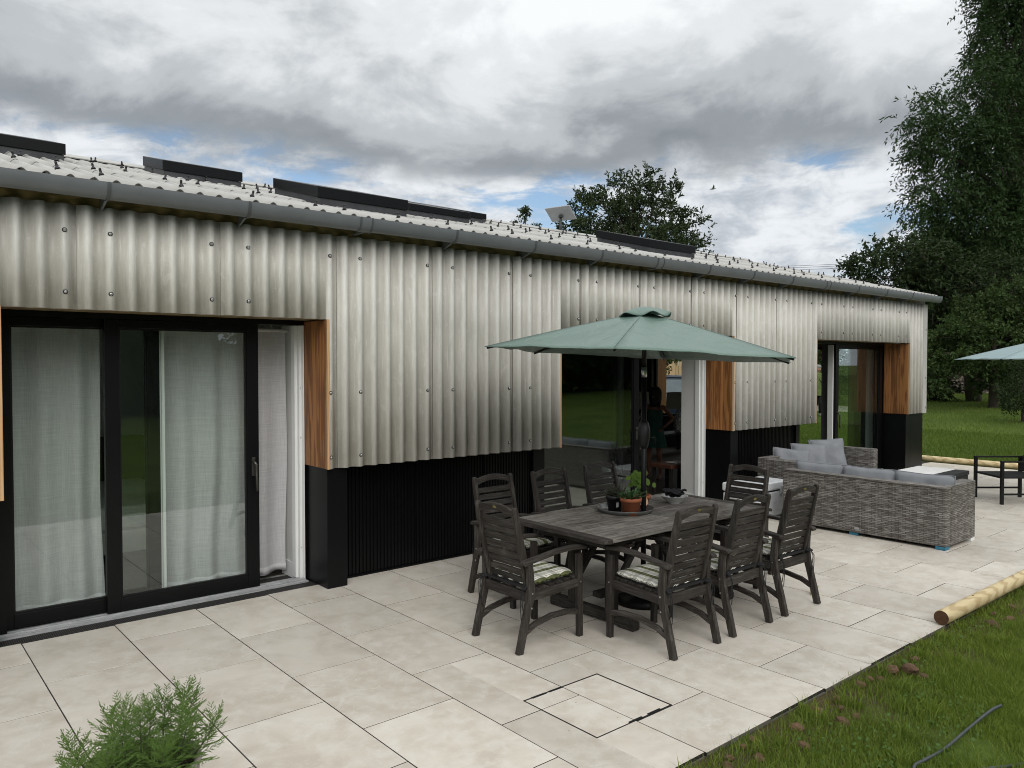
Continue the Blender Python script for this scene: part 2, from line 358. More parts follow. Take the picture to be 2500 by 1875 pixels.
    plain('concrete_edge', (.15, .135, .115), (.08, .07, .058), 20, .9, bump=.3)
    # weathered hardwood, dark with silvery wear along the grain
    def weathered(name, sc, lift=0., tone=.62):
        t = NT(name); v = t.coord('Object', sc); g = t.noise(v, 1.0, 9, .65, .4); l = t.noise(t.coord('Object'), 7, 5, .6)
        col = t.mix(t.ramp(g, [(.30, 0.), (.66, 1.)]), tuple(x*tone for x in (.024, .0185, .0150)), tuple(x*tone for x in (.072, .062, .053)))
        col = t.mix(t.math('MULTIPLY', t.ramp(t.math('ADD', t.math('MULTIPLY', g, .6), t.math('MULTIPLY', l, .4)), [(.50-lift, 0.), (.68-lift, 1.)]), .8), col, tuple(x*tone for x in (.150, .142, .130)))
        col = t.mix(t.math('MULTIPLY', t.ramp(l, [(.62, 0.), (.8, 1.)]), .35), col, (.075, .046, .032))
        col = t.mix(1., col, t.ramp(t.rnd(), [(0, .78), (1, 1.25)]), 'MULTIPLY')
        t.set(Base_Color=col, Roughness=.72); t.b.inputs['Specular IOR Level'].default_value = .35; t.bump(g, .6, .004)
    weathered('wood_x', (5, 75, 75)); weathered('wood_y', (75, 5, 75)); weathered('wood_z', (75, 75, 5)); weathered('table_wood', (4, 60, 60), .10, 1.5)
    # plaid seat cushions
    t = NT('plaid'); tc = t.n('ShaderNodeTexCoord'); s = t.n('ShaderNodeSeparateXYZ'); t.link(tc.outputs['Object'], s.inputs[0])
    fx = t.math('FRACT', t.math('ADD', t.math('MULTIPLY', s.outputs[0], 8.2), 10.3)); fy = t.math('FRACT', t.math('ADD', t.math('MULTIPLY', s.outputs[1], 8.2), 10.1))
    G = (.085, .098, .022); Wh = (.82, .80, .73); D = (.035, .04, .03); Yl = (.46, .44, .18)
    cx = t.ramp(fx, [(0, G), (.14, Yl), (.165, G), (.30, Wh), (.50, D), (.52, Wh), (.60, (.52, .51, .46)), (.72, Wh), (.86, D), (.885, Wh), (.96, G)], 'CONSTANT')
    cy = t.ramp(fy, [(0, (1., 1., 1.)), (.30, (.66, .66, .62)), (.52, (.40, .41, .38)), (.545, (.66, .66, .62)), (.62, (1., 1., 1.)), (.80, (.72, .74, .55)), (.86, (1., 1., 1.))], 'CONSTANT')
    col = t.mix(.85, cx, cy, 'MULTIPLY'); we = t.noise(tc.outputs['Object'], 260, 2)
    t.set(Base_Color=t.mix(t.math('MULTIPLY', we, .25), col, (.3, .3, .27)), Roughness=.95); t.b.inputs['Specular IOR Level'].default_value = .15
    t.bump(t.noise(tc.outputs['Object'], 16, 4), .35, .01)
    plain('black_cloth', (.012, .012, .013), (.007, .007, .008), 30, .9, bump=.3)
    plain('navy_cloth', (.010, .011, .016), (.006, .0065, .009), 30, .95, bump=.3)
    t = NT('parasol_green'); v = t.coord('Object'); a = t.noise(v, 6, 5, .5, .5); b = t.noise(v, 300, 2)
    col = t.mix(a, (.128, .205, .172), (.158, .238, .203)); d = t.n('ShaderNodeBsdfPrincipled')
    t.set(Base_Color=col, Roughness=.40); t.bump(t.noise(t.coord('Object', (1, 1, 1)), 5, 4, .55, 1.6), .6, .03)
    tl = t.n('ShaderNodeBsdfTranslucent'); tl.inputs[0].default_value = (.05, .085, .07, 1); m2 = t.n('ShaderNodeMixShader'); m2.inputs[0].default_value = .12
    t.link(t.b.outputs[0], m2.inputs[1]); t.link(tl.outputs[0], m2.inputs[2]); t.link(m2.outputs[0], t.out.inputs[0])
    plain('parasol_seam', (.10, .145, .128), (.09, .13, .115), 6, .7)
    plain('parasol_blue', (.235, .330, .345), (.27, .365, .38), 6, .55, bump=.12)
    # wicker: flat strands woven in rows, banded light and dark
    t = NT('wicker'); tc = t.n('ShaderNodeTexCoord'); s = t.n('ShaderNodeSeparateXYZ'); t.link(tc.outputs['Object'], s.inputs[0])
    u = t.math('ADD', s.outputs[0], s.outputs[1]); cb = t.n('ShaderNodeCombineXYZ'); t.link(u, cb.inputs[0]); t.link(s.outputs[2], cb.inputs[1])
    gm = t.n('ShaderNodeNewGeometry'); sn = t.n('ShaderNodeSeparateXYZ'); t.link(gm.outputs['Normal'], sn.inputs[0])
    up = t.ramp(t.math('ABSOLUTE', sn.outputs[2]), [(.6, 0.), (.7, 1.)]); cb2 = t.n('ShaderNodeCombineXYZ'); t.link(s.outputs[1], cb2.inputs[0]); t.link(s.outputs[0], cb2.inputs[1])
    vec = t.n('ShaderNodeMixRGB'); t.link(up, vec.inputs[0]); t.link(cb.outputs[0], vec.inputs[1]); t.link(cb2.outputs[0], vec.inputs[2])
    br = t.n('ShaderNodeTexBrick'); br.offset = .5; br.inputs['Scale'].default_value = 1.0; br.inputs['Brick Width'].default_value = .075; br.inputs['Row Height'].default_value = .019
    br.inputs['Mortar Size'].default_value = .0030; br.inputs['Mortar Smooth'].default_value = .3; br.inputs['Bias'].default_value = 0
    br.inputs['Color1'].default_value = (.30, .285, .265, 1); br.inputs['Color2'].default_value = (.095, .082, .070, 1); br.inputs['Mortar'].default_value = (.022, .019, .017, 1)
    t.link(vec.outputs[0], br.inputs[0])
    mp = t.n('ShaderNodeMapping'); mp.inputs['Scale'].default_value = (.9, 15, 1); t.link(vec.outputs[0], mp.inputs[0]); bn = t.noise(mp.outputs[0], 1.0, 5, .6)
    mp2 = t.n('ShaderNodeMapping'); mp2.inputs['Scale'].default_value = (9, 52, 1); t.link(vec.outputs[0], mp2.inputs[0]); bn2 = t.noise(mp2.outputs[0], 1.0, 2, .5)
    col = t.mix(t.math('MULTIPLY', t.ramp(bn, [(.40, 0.), (.60, 1.)]), .62), br.outputs[0], (.070, .058, .048)); col = t.mix(t.math('MULTIPLY', t.ramp(bn2, [(.5, 0.), (.75, 1.)]), .6), col, (.42, .41, .39))
    rib = t.math('FRACT', t.math('MULTIPLY', u, 11.0)); col = t.mix(t.math('MULTIPLY', t.ramp(rib, [(.0, 1.), (.05, 0.)]), .45), col, (.40, .39, .37))
    t.set(Base_Color=col, Roughness=.55); inv = t.math('SUBTRACT', 1.0, br.outputs[1]); t.bump(inv, .8, .006)
    plain('sofa_cloth', (.235, .245, .262), (.19, .20, .215), 7, .9, bump=.35, spec=.2)
    plain('cooler_plastic', (.72, .74, .76), (.66, .68, .70), 6, .35)
    plain('blue_foam', (.045, .20, .30), (.03, .15, .24), 20, .8)
    plain('white_cloth', (.80, .80, .78), (.70, .70, .69), 16, .95, bump=.5)
    plain('dark_rattan', (.022, .0225, .025), (.012, .0125, .014), 40, .6, stretch=(1, 1, 3), bump=.5)
    plain('terracotta', (.33, .105, .045), (.27, .080, .034), 9, .75, bump=.1)
    plain('stoneware', (.36, .33, .29), (.27, .24, .21), 14, .85, bump=.2)
    plain('black_plastic', (.012, .012, .013), (.010, .010, .011), 8, .45)
    plain('clear_tray', (.12, .125, .12), (.09, .095, .09), 8, .2)
    plain('amber_glass', (.55, .50, .22), (.45, .42, .2), 8, .1)
    plain('ceramic', (.62, .63, .62), (.55, .56, .55), 4, .25)
    plain('soil', (.035, .024, .016), (.02, .014, .009), 40, .95, bump=.6)
    # foliage
    def leaf(name, a, b, c, sc=1.2, trans=.30, rough=.5):
        t = NT(name); g = t.n('ShaderNodeNewGeometry'); tc = t.n('ShaderNodeTexCoord'); n1 = t.noise(tc.outputs['Object'], sc, 4, .6)
        col = t.mix(t.ramp(n1, [(.35, 0.), (.66, 1.)]), a, b); col = t.mix(t.math('MULTIPLY', g.outputs['Random Per Island'], .75), col, c)
        t.set(Base_Color=col, Roughness=max(rough, .6)); t.b.inputs['Specular IOR Level'].default_value = .16
        tl = t.n('ShaderNodeBsdfTranslucent'); t.link(t.mix(1., col, (.9, 1., .45), 'MULTIPLY'), tl.inputs[0])
        mx = t.n('ShaderNodeMixShader'); mx.inputs[0].default_value = trans; t.link(t.b.outputs[0], mx.inputs[1]); t.link(tl.outputs[0], mx.inputs[2]); t.link(mx.outputs[0], t.out.inputs[0])
    leaf('leaf_dark', (.020, .034, .014), (.030, .048, .018), (.038, .060, .020), 1.0, .18, .55)
    leaf('leaf_ash', (.022, .044, .016), (.033, .062, .021), (.048, .082, .026), .5, .25)
    leaf('leaf_mid', (.036, .060, .020), (.052, .086, .026), (.070, .108, .036), 1.3, .25)
    leaf('leaf_pale', (.055, .082, .030), (.075, .108, .040), (.090, .130, .055), 1.5, .25)
    leaf('leaf_pear', (.030, .045, .020), (.042, .060, .026), (.055, .075, .034), 1.0, .2)
    leaf('fern_leaf', (.100, .185, .040), (.160, .260, .060), (.180, .270, .095), 7, .4)
    leaf('succulent', (.050, .110, .055), (.085, .160, .070), (.11, .19, .08), 25, .2, .4)
    leaf('spiky_leaf', (.030, .036, .024), (.048, .048, .032), (.07, .06, .05), 25, .1)
    leaf('round_leaf', (.105, .190, .035), (.150, .250, .050), (.17, .27, .06), 12, .3, .35)
    leaf('grass_blade', (.102, .172, .020), (.160, .232, .030), (.215, .255, .060), 1.1, .3, .55)
    leaf('lawn_blade', (.078, .132, .018), (.122, .180, .030), (.150, .195, .045), .35, .3, .6)
    leaf('clover', (.055, .115, .022), (.080, .145, .030), (.095, .150, .045), 2, .2, .75)
    plain('bark', (.085, .07, .055), (.045, .036, .028), 6, .9, stretch=(6, 6, 1), bump=.6)
    plain('stem_green', (.060, .075, .030), (.04, .045, .02), 30, .6)
    t = NT('turf'); g = t.n('ShaderNodeNewGeometry'); a = t.noise(g.outputs['Position'], .55, 6, .6); b = t.noise(g.outputs['Position'], 14, 6, .7); c = t.noise(g.outputs['Position'], 3.2, 6, .65, .5)
    col = t.mix(t.ramp(a, [(.3, 0.), (.7, 1.)]), (.056, .092, .016), (.100, .145, .026)); col = t.mix(t.math('MULTIPLY', t.ramp(b, [(.35, 0.), (.75, 1.)]), .5), col, (.022, .034, .008))
    sg = t.n('ShaderNodeSeparateXYZ'); t.link(g.outputs['Position'], sg.inputs[0]); ed = t.ramp(t.math('ABSOLUTE', t.math('ADD', sg.outputs[1], 3.66)), [(.12, 1.), (.70, 0.)])
    soil = t.math('MAXIMUM', t.math('MULTIPLY', ed, t.ramp(c, [(.30, 0.), (.50, 1.)])), t.ramp(c, [(.64, 0.), (.74, .7)])); col = t.mix(soil, col, (.082, .060, .034))
    t.set(Base_Color=col, Roughness=.95); t.b.inputs['Specular IOR Level'].default_value = .1; t.bump(b, .9, .03)
    plain('brown_stone', (.150, .082, .044), (.095, .054, .032), 14, .9, bump=.6, vary=.25)
    plain('hose_grey', (.060, .070, .074), (.035, .042, .044), 20, .5)
    t = NT('rubble'); v = t.coord('Object'); vo = t.n('ShaderNodeTexVoronoi', feature='F1'); vo.inputs['Scale'].default_value = 7; t.link(v, vo.inputs[0])
    col = t.mix(t.ramp(vo.outputs['Distance'], [(.25, 0.), (.6, 1.)]), t.mix(t.ramp(t.noise(v, 6, 3), [(.35, 0.), (.65, 1.)]), (.30, .25, .215), (.20, .165, .14)), (.05, .042, .035)); t.set(Base_Color=col, Roughness=.95); t.bump(vo.outputs['Distance'], 1., .05)
    plain('gravel_path', (.40, .36, .31), (.28, .25, .21), 30, .95)
    plain('skin', (.30, .135, .085), (.25, .11, .07), 9, .55)
    plain('skin_pale', (.42, .24, .17), (.38, .20, .14), 9, .55)
    plain('hair_dark', (.010, .008, .007), (.006, .005, .004), 40, .55)
    plain('hair_grey', (.36, .36, .36), (.22, .22, .22), 40, .6)
    plain('dress_green', (.020, .105, .070), (.012, .06, .042), 55, .8)
    plain('shirt_green', (.20, .24, .075), (.07, .105, .035), 12, .85)
    plain('trousers', (.020, .021, .024), (.012, .012, .014), 9, .85)
    plain('car_paint', (.020, .028, .060), (.016, .022, .048), 3, .16)
    plain('car_glass', (.10, .12, .14), (.07, .085, .10), 3, .06)
    plain('rubber', (.014, .014, .014), (.010, .010, .010), 20, .8)
    plain('lamp_linen', (.62, .60, .56), (.56, .54, .50), 60, .9)
    t = NT('lattice_pattern'); v = t.coord('Object', (1, 1, 1), False); vo = t.n('ShaderNodeTexVoronoi', feature='DISTANCE_TO_EDGE'); vo.inputs['Scale'].default_value = 26; t.link(v, vo.inputs[0])
    t.set(Base_Color=t.ramp(vo.outputs[0], [(.10, .75), (.16, .012)]), Roughness=.3)
    plain('walnut', (.075, .030, .018), (.045, .018, .011), 9, .5, stretch=(1, 8, 8))
    plain('dark_furniture', (.02, .018, .017), (.014, .012, .011), 8, .5)
    plain('dish_grey', (.42, .43, .44), (.36, .37, .38), 8, .5)
    plain('wire', (.03, .03, .032), (.025, .025, .026), 8, .6)
    plain('feather', (.40, .41, .43), (.28, .29, .30), 20, .8)
mats()
# ------------------------------------------------------------------ ground
def lawn():
    # one sheet; a fine part near the house, a coarse part to the horizon
    m = MB(); xs = [-400, -120, -40, -10, -4, 0, 2, 4, 6, 8, 10, 13, 15.9, 17, 20, 24, 28, 32, 38, 46, 60, 120, 400]
    ys = [-400, -120, -50, -25, -12, -7, -5, -4, -3.62, 0, 4, 8.6, 12, 18, 26, 40, 80, 160, 400]
    v = [(x, y, ground_z(x, y)) for y in ys for x in xs]; n = len(xs)
    m.add(v, [(j*n+i, j*n+i+1, (j+1)*n+i+1, (j+1)*n+i) for j in range(len(ys)-1) for i in range(n-1)], 0, True)
    m.obj('lawn', 'turf', label='short green lawn with bare soil along the patio edge', kind='structure', fix=False)
lawn()
PX0, PX1, PY0, PY1 = -4.2, 15.66, -3.59, .462
CV = (2.088, 2.712, -3.128, -2.532)            # recessed cover
def patio():
    base = MB().box(PX0, PX1, PY0+.012, .95, -.16, -.0024).obj('patio', ['joint_grout'], label='pale stone-effect paved patio running along the house', kind='structure')
    TW, TL, J = .6, .8955, .0068
    def cut(r, c):                              # rectangle minus rectangle
        x0, x1, y0, y1 = r; a0, a1, b0, b1 = c
        if a1 <= x0 or a0 >= x1 or b1 <= y0 or b0 >= y1: return [r]
        o = []
        if a0 > x0: o.append((x0, a0, y0, y1))
        if a1 < x1: o.append((a1, x1, y0, y1))
        X0, X1 = max(x0, a0), min(x1, a1)
        if b0 > y0: o.append((X0, X1, y0, b0))
        if b1 < y1: o.append((X0, X1, b1, y1))
        return o
    def tile(r, par, name):
        x0, x1, y0, y1 = r; c = ((x0+x1)/2, (y0+y1)/2)
        if x1-x0 < .03 or y1-y0 < .03: return
        b = .0016
        m = MB(); hx, hy = (x1-x0)/2, (y1-y0)/2; dz = random.uniform(-.0006, .0006)
        v = [(sx*hx, sy*hy, -.02) for sx, sy in ((-1, -1), (1, -1), (1, 1), (-1, 1))]+[(sx*hx, sy*hy, dz-b) for sx, sy in ((-1, -1), (1, -1), (1, 1), (-1, 1))]+[(sx*(hx-b), sy*(hy-b), dz) for sx, sy in ((-1, -1), (1, -1), (1, 1), (-1, 1))]
        m.add(v, [(0, 1, 5, 4), (1, 2, 6, 5), (2, 3, 7, 6), (3, 0, 4, 7), (4, 5, 9, 8), (5, 6, 10, 9), (6, 7, 11, 10), (7, 4, 8, 11), (8, 9, 10, 11)]); m.mi[:4] = [2 if y0 == PY0 else 1]+[1]*3
        o = m.obj(name, ['porcelain', 'joint_grout', 'concrete_edge'], par, fix=False); o.location = (c[0], c[1], 0)
    cov = thing('access_cover', 'square recessed access cover set in the paving with four black lifting slots', 'access cover', ((CV[0]+CV[1])/2, (CV[2]+CV[3])/2, 0))
    inner = (CV[0]+.010, CV[1]-.010, CV[2]+.010, CV[3]-.010)
    for s in range(int(PX0/TW)-1, int(PX1/TW)+2):
        x0, x1 = max(s*TW, PX0), min((s+1)*TW, PX1)
        if x1-x0 < .02: continue
        ph = 0 if s % 2 else .5
        for j in range(-2, 6):
            yt, yb = -(j-1+ph)*TL, -(j+ph)*TL
            y0, y1 = max(yb, PY0), min(yt, PY1 if x0 < 2.1 else .56)
            if y1-y0 < .02: continue
            r = (x0+J/2, x1-J/2, y0+J/2 if y0 > PY0 else y0, y1-J/2)
            for q in cut(r, CV): tile(q, base, 'paving_tile')
            a = (max(r[0], inner[0]), min(r[1], inner[1]), max(r[2], inner[2]), min(r[3], inner[3]))
            if a[1]-a[0] > .03 and a[3]-a[2] > .03:
                cx, cy = cov.location.x, cov.location.y; b = (a[0]-cx, a[1]-cx, a[2]-cy, a[3]-cy); tile(b, cov, 'tile_insert')
    cx, cy = cov.location.x, cov.location.y; hx, hy = (CV[1]-CV[0])/2, (CV[3]-CV[2])/2
    m = MB()
    for a in ((-hx, hx, -hy, -hy+.007), (-hx, hx, hy-.007, hy), (-hx, -hx+.007, -hy+.007, hy-.007), (hx-.007, hx, -hy+.007, hy-.007)): m.box(*a, -.02, .0012)
    m.obj('frame', 'joint_grout', cov)
    for x, y in ((-hx*.62, hy-.008), (hx*.0+.02-hx*.25, hy-.008), (hx*.52, -hy+.008), (hx*.02, -hy+.008)):
        MB().box(x-.055, x+.055, y-.009, y+.009, -.02, .002).obj('lifting_slot', 'black_plastic', cov)
    # concrete edge under the outer tiles
    MB().box(PX0, PX1, PY0+.004, PY0+.05, -.14, -.0215).obj('edging', 'concrete_edge', base)
patio()
# ------------------------------------------------------------------ the house
CLY = .235; SEAM0, SW = .341, 1.0055; PIT = SW/7; ZB, ZT, ZO = 1.06, 3.085, 2.354
OPEN = ((-.118, 2.24), (5.03, 8.268), (10.492, 13.765))
HX0, HX1 = -3.6, 14.5
house = thing('barn_house', 'long low house clad in grey corrugated sheets over a black plinth, with sliding doors', 'house')
def screw_mesh():
    m = MB().lathe([(.0165, -.004), (.0165, .0022), (.012, .003)], 12).lathe([(.0118, .003), (.0118, .006), (.009, .0105), (.004, .0125)], 12, mi=1); me = m.mesh('screw'); me.materials.append(MAT['rubber']); me.materials.append(MAT['steel']); return me
SCREW = screw_mesh()
def cladding():
    sup = lambda x: any(a < x < b for a, b in OPEN)
    for i in range(-4, 14):
        xa = SEAM0+i*SW; xb = xa+SW+.055
        if i == 13: xb = 14.345
        if xb > 14.345: xb = 14.345
        m = MB(); xs = [xa]; x = xa
        while x < xb-1e-6:
            x = min(x+PIT/14, xb); xs.append(x)
        for a, b in OPEN:
            xs += [q for q in (a, b) if xa < q < xb]
        xs = sorted(set(round(q, 5) for q in xs))
        cols = []
        for x in xs:
            y = .0255*math.cos(2*math.pi*(x-SEAM0)/PIT+.35)+.011*(x-xa)/SW-.011
            cols.append(y)
        def put(zr, off): return [(x-xa, y+off, z) for z in zr for x, y in zip(xs, cols)]
        n = len(xs); zs = [ZB, ZO, ZT]
        v = put(zs, 0)+put(zs, .006); f = []; N3 = 3*n
        def cell(k, r): return not (r == 0 and sup((xs[k]+xs[k+1])/2))
        for r in (0, 1):
            for k in range(n-1):
                if not cell(k, r): continue
                a = r*n+k; f.append((a, a+1, a+1+n, a+n)); a += N3; f.append((a, a+n, a+1+n, a+1))
                a = r*n+k
                if r == 0 or not cell(k, 0): f.append((a, a+N3, a+1+N3, a+1))
                if r == 1: f.append((a+n, a+n+1, a+n+1+N3, a+n+N3))
                if k == 0 or not cell(k-1, r): f.append((a, a+n, a+n+N3, a+N3))
                if k == n-2 or not cell(k+1, r): f.append((a+1, a+1+N3, a+1+n+N3, a+1+n))
        use = sorted({i for q in f for i in q}); ix = {a: b for b, a in enumerate(use)}
        m.add([v[i] for i in use], [tuple(ix[i] for i in q) for q in f], 0, True)
        for w_, q in enumerate(m.f):
            if max(m.v[i][0] for i in q)-min(m.v[i][0] for i in q) < 1e-6: m.mi[w_] = 1; m.sm[w_] = False
        o = m.obj('cladding_sheet', ['cladding', 'cladding_edge_shade'], house, fix=False); o.location = (xa, CLY, 0)
        for j in (1, 6):
            x = SEAM0+i*SW+(j+.5)*PIT-.35/2/math.pi*PIT
            for z in (2.90, 2.47, 1.72, 1.16):
                if x > 14.3 or (z < ZO and sup(x)) or (z == 2.47 and not sup(x)): continue
                s = share('screw', SCREW, o, (x-xa, -.025-.008*(1-(x-xa)/SW), z), (R(90), 0, 0))
    cf = MB().box(14.347, 14.522, .205, .217, ZB-.005, ZT).box(14.5105, 14.522, .2172, .42, ZB-.005, ZT).obj('corner_flashing', 'roof_sheeting', house, bevel=.003)
    for z in (2.62, 1.72, 1.16): share('screw', SCREW, cf, (14.47, .205, z), (R(90), 0, 0))
cladding()
def reveals():
    for a, b in OPEN:
        for s, x in ((-1, a), (1, b)):
            rv = MB().box(x, x+s*.022, CLY-.028, CLY-.004, ZB-.004, ZO+.0).obj('timber_reveal', 'pale_edge', house, bevel=.002)
            for k in range(3):
                y0 = CLY-.0035+k*.152; MB().box(min(x-.0, x+s*.018), max(x, x+s*.018), y0+.003, y0+.1500, ZB-.002, ZO-.003).obj('board', 'cedar', rv, bevel=.005)
        # soffit of the opening
        MB().box(a, b, CLY+.03, .63, ZO+.006, ZO+.026).obj('soffit_board', 'fascia_timber', house)
reveals()
def plinth():
    def ribbed(x0, x1, y, name='plinth_panel'):
        m = MB(); P = .038; xs = []; x = x0
        while x < x1-.001:
            xs += [(x, 0), (x+.012, 0), (x+.016, -.011), (x+.030, -.011), (x+.034, 0)]; x += P
        xs = [(min(q, x1), d) for q, d in xs]+[(x1, 0)]
        n = len(xs); v = [(q, y+d, z) for z in (.012, ZB+.2) for q, d in xs]
        m.add(v, [(i, i+1, n+i+1, n+i) for i in range(n-1)]); m.obj(name, 'black_cladding', house, fix=False)
    for a, b in ((-3.6, -.3), (2.458, 3.31), (3.316, 4.16), (4.166, 4.83), (8.47, 9.40), (9.406, 10.33), (14.0, 14.3)): ribbed(a, b, .50)
    for x0, x1, y0 in ((2.262, 2.455, .268), (8.292, 8.466, .268), (13.79, 14.0, .268)):
        MB().box(x0, x1, y0, .72, .0, ZB+.1).obj('post', 'black_frame', house, bevel=.004)
    for x0, x1, y0 in ((4.83, 5.0, .45), (-.30, -.13, .45), (10.33, 10.44, .46)):
        MB().box(x0, x1, y0, .72, .0, ZB+.1).obj('post', 'black_frame', house, bevel=.004)
    MB().box(14.014, 14.53, .275, .72, 0, ZB+.1).obj('post', 'black_frame', house, bevel=.004)
    MB().box(14.0025, 14.0125, .29, .6, 0, ZB).obj('gap_light_strip', 'white_frame', house)  # pale strip painted in for a bright see-through gap
    for a, b in ((-3.6, -.3), (2.458, 4.83), (8.47, 10.33)): MB().box(a, b, .463, .5, 0, .014).obj('base_trim', 'black_frame', house)
plinth()
def shell():
    # solid front wall between and above the openings
    Y0, Y1 = .74, 1.0
    for a, b in ((HX0, -.12), (2.245, 5.025), (8.272, 10.487), (13.77, HX1)):
        MB().box(a, b, Y0, Y1, 0, 2.62).obj('wall', 'plaster', house)
    for a, b in OPEN: MB().box(a, b, .60, Y1, 2.385, 2.62).obj('lintel', 'plaster', house)
    MB().box(HX0, HX1, .281, .735, 2.40, 3.20).obj('wall_head', 'fascia_timber', house)
    MB().box(HX0, HX1+.05, .2625, .2795, 3.0, 3.235).obj('fascia', 'fascia_timber', house)
    MB().box(HX0, HX1, 1.0, 8.2, -.16, -.002).obj('floor', 'room_floor', house)
    for a, b in OPEN: MB().box(a, b, .70, 1.0, -.16, -.004).obj('door_threshold', 'track_metal', house)
    MB().box(HX0, HX1, .52, 8.4, 2.625, 2.70).obj('ceiling', 'plaster', house)
    MB().box(HX0, HX1, 8.2, 8.5, -.05, 3.2).obj('wall', 'shaded_plaster', house)
    for q in ((.5, 1.3, -.05, 3.2), (4.2, 8.5, -.05, 3.2), (1.3, 4.2, -.05, .25), (1.3, 4.2, 2.35, 3.2)): MB().box(HX0-.2, HX0, *q).obj('wall', 'plaster', house)
    MB().box(HX0-.11, HX0-.10, 1.3, 4.2, .25, 2.35).obj('added_light_pane', 'glass', house)  # unseen end-wall opening and pane, added to brighten the curtains
    MB().box(HX0, 4.3, 4.6, 4.7, 0, 2.62).obj('partition', 'plaster', house)
    MB().box(4.3, 4.42, 1.0, 8.2, 0, 2.62).obj('partition', 'plaster', house)
    # gable with two openings
    G0, G1 = 14.2, 14.5
    for y0, y1, z0, z1 in ((1.0, 1.55, 0, 2.62), (3.25, 5.05, 0, 2.62), (6.55, 8.2, 0, 2.62), (1.55, 3.25, 2.33, 2.62), (5.05, 6.55, 2.3, 2.62), (5.05, 6.55, 0, .72)):
        MB().box(G0, G1, y0, y1, z0, z1).obj('gable_wall', 'shaded_plaster', house)
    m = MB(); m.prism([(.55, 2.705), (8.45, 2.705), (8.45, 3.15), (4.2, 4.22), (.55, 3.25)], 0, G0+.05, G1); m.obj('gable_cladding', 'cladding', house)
    for y0, y1, z0, z1 in ((1.55, 3.25, .0, 2.33), (5.05, 6.55, .72, 2.3)):
        fr = MB()
        for q in ((y0, y0+.06, z0, z1), (y1-.06, y1, z0, z1), (y0+.06, y1-.06, z1-.06, z1), (y0+.06, y1-.06, z0, z0+.05)): fr.box(14.3, 14.36, *q)
        o = fr.obj('gable_window', 'black_frame', house); MB().box(14.325, 14.333, y0+.06, y1-.06, z0+.05, z1-.06).obj('pane', 'glass', o)
    for y in (6.53, 5.05):
        MB().box(14.37, 14.75, y, y+.02, .7, 2.3).obj('timber_reveal', 'cedar', house)
shell()
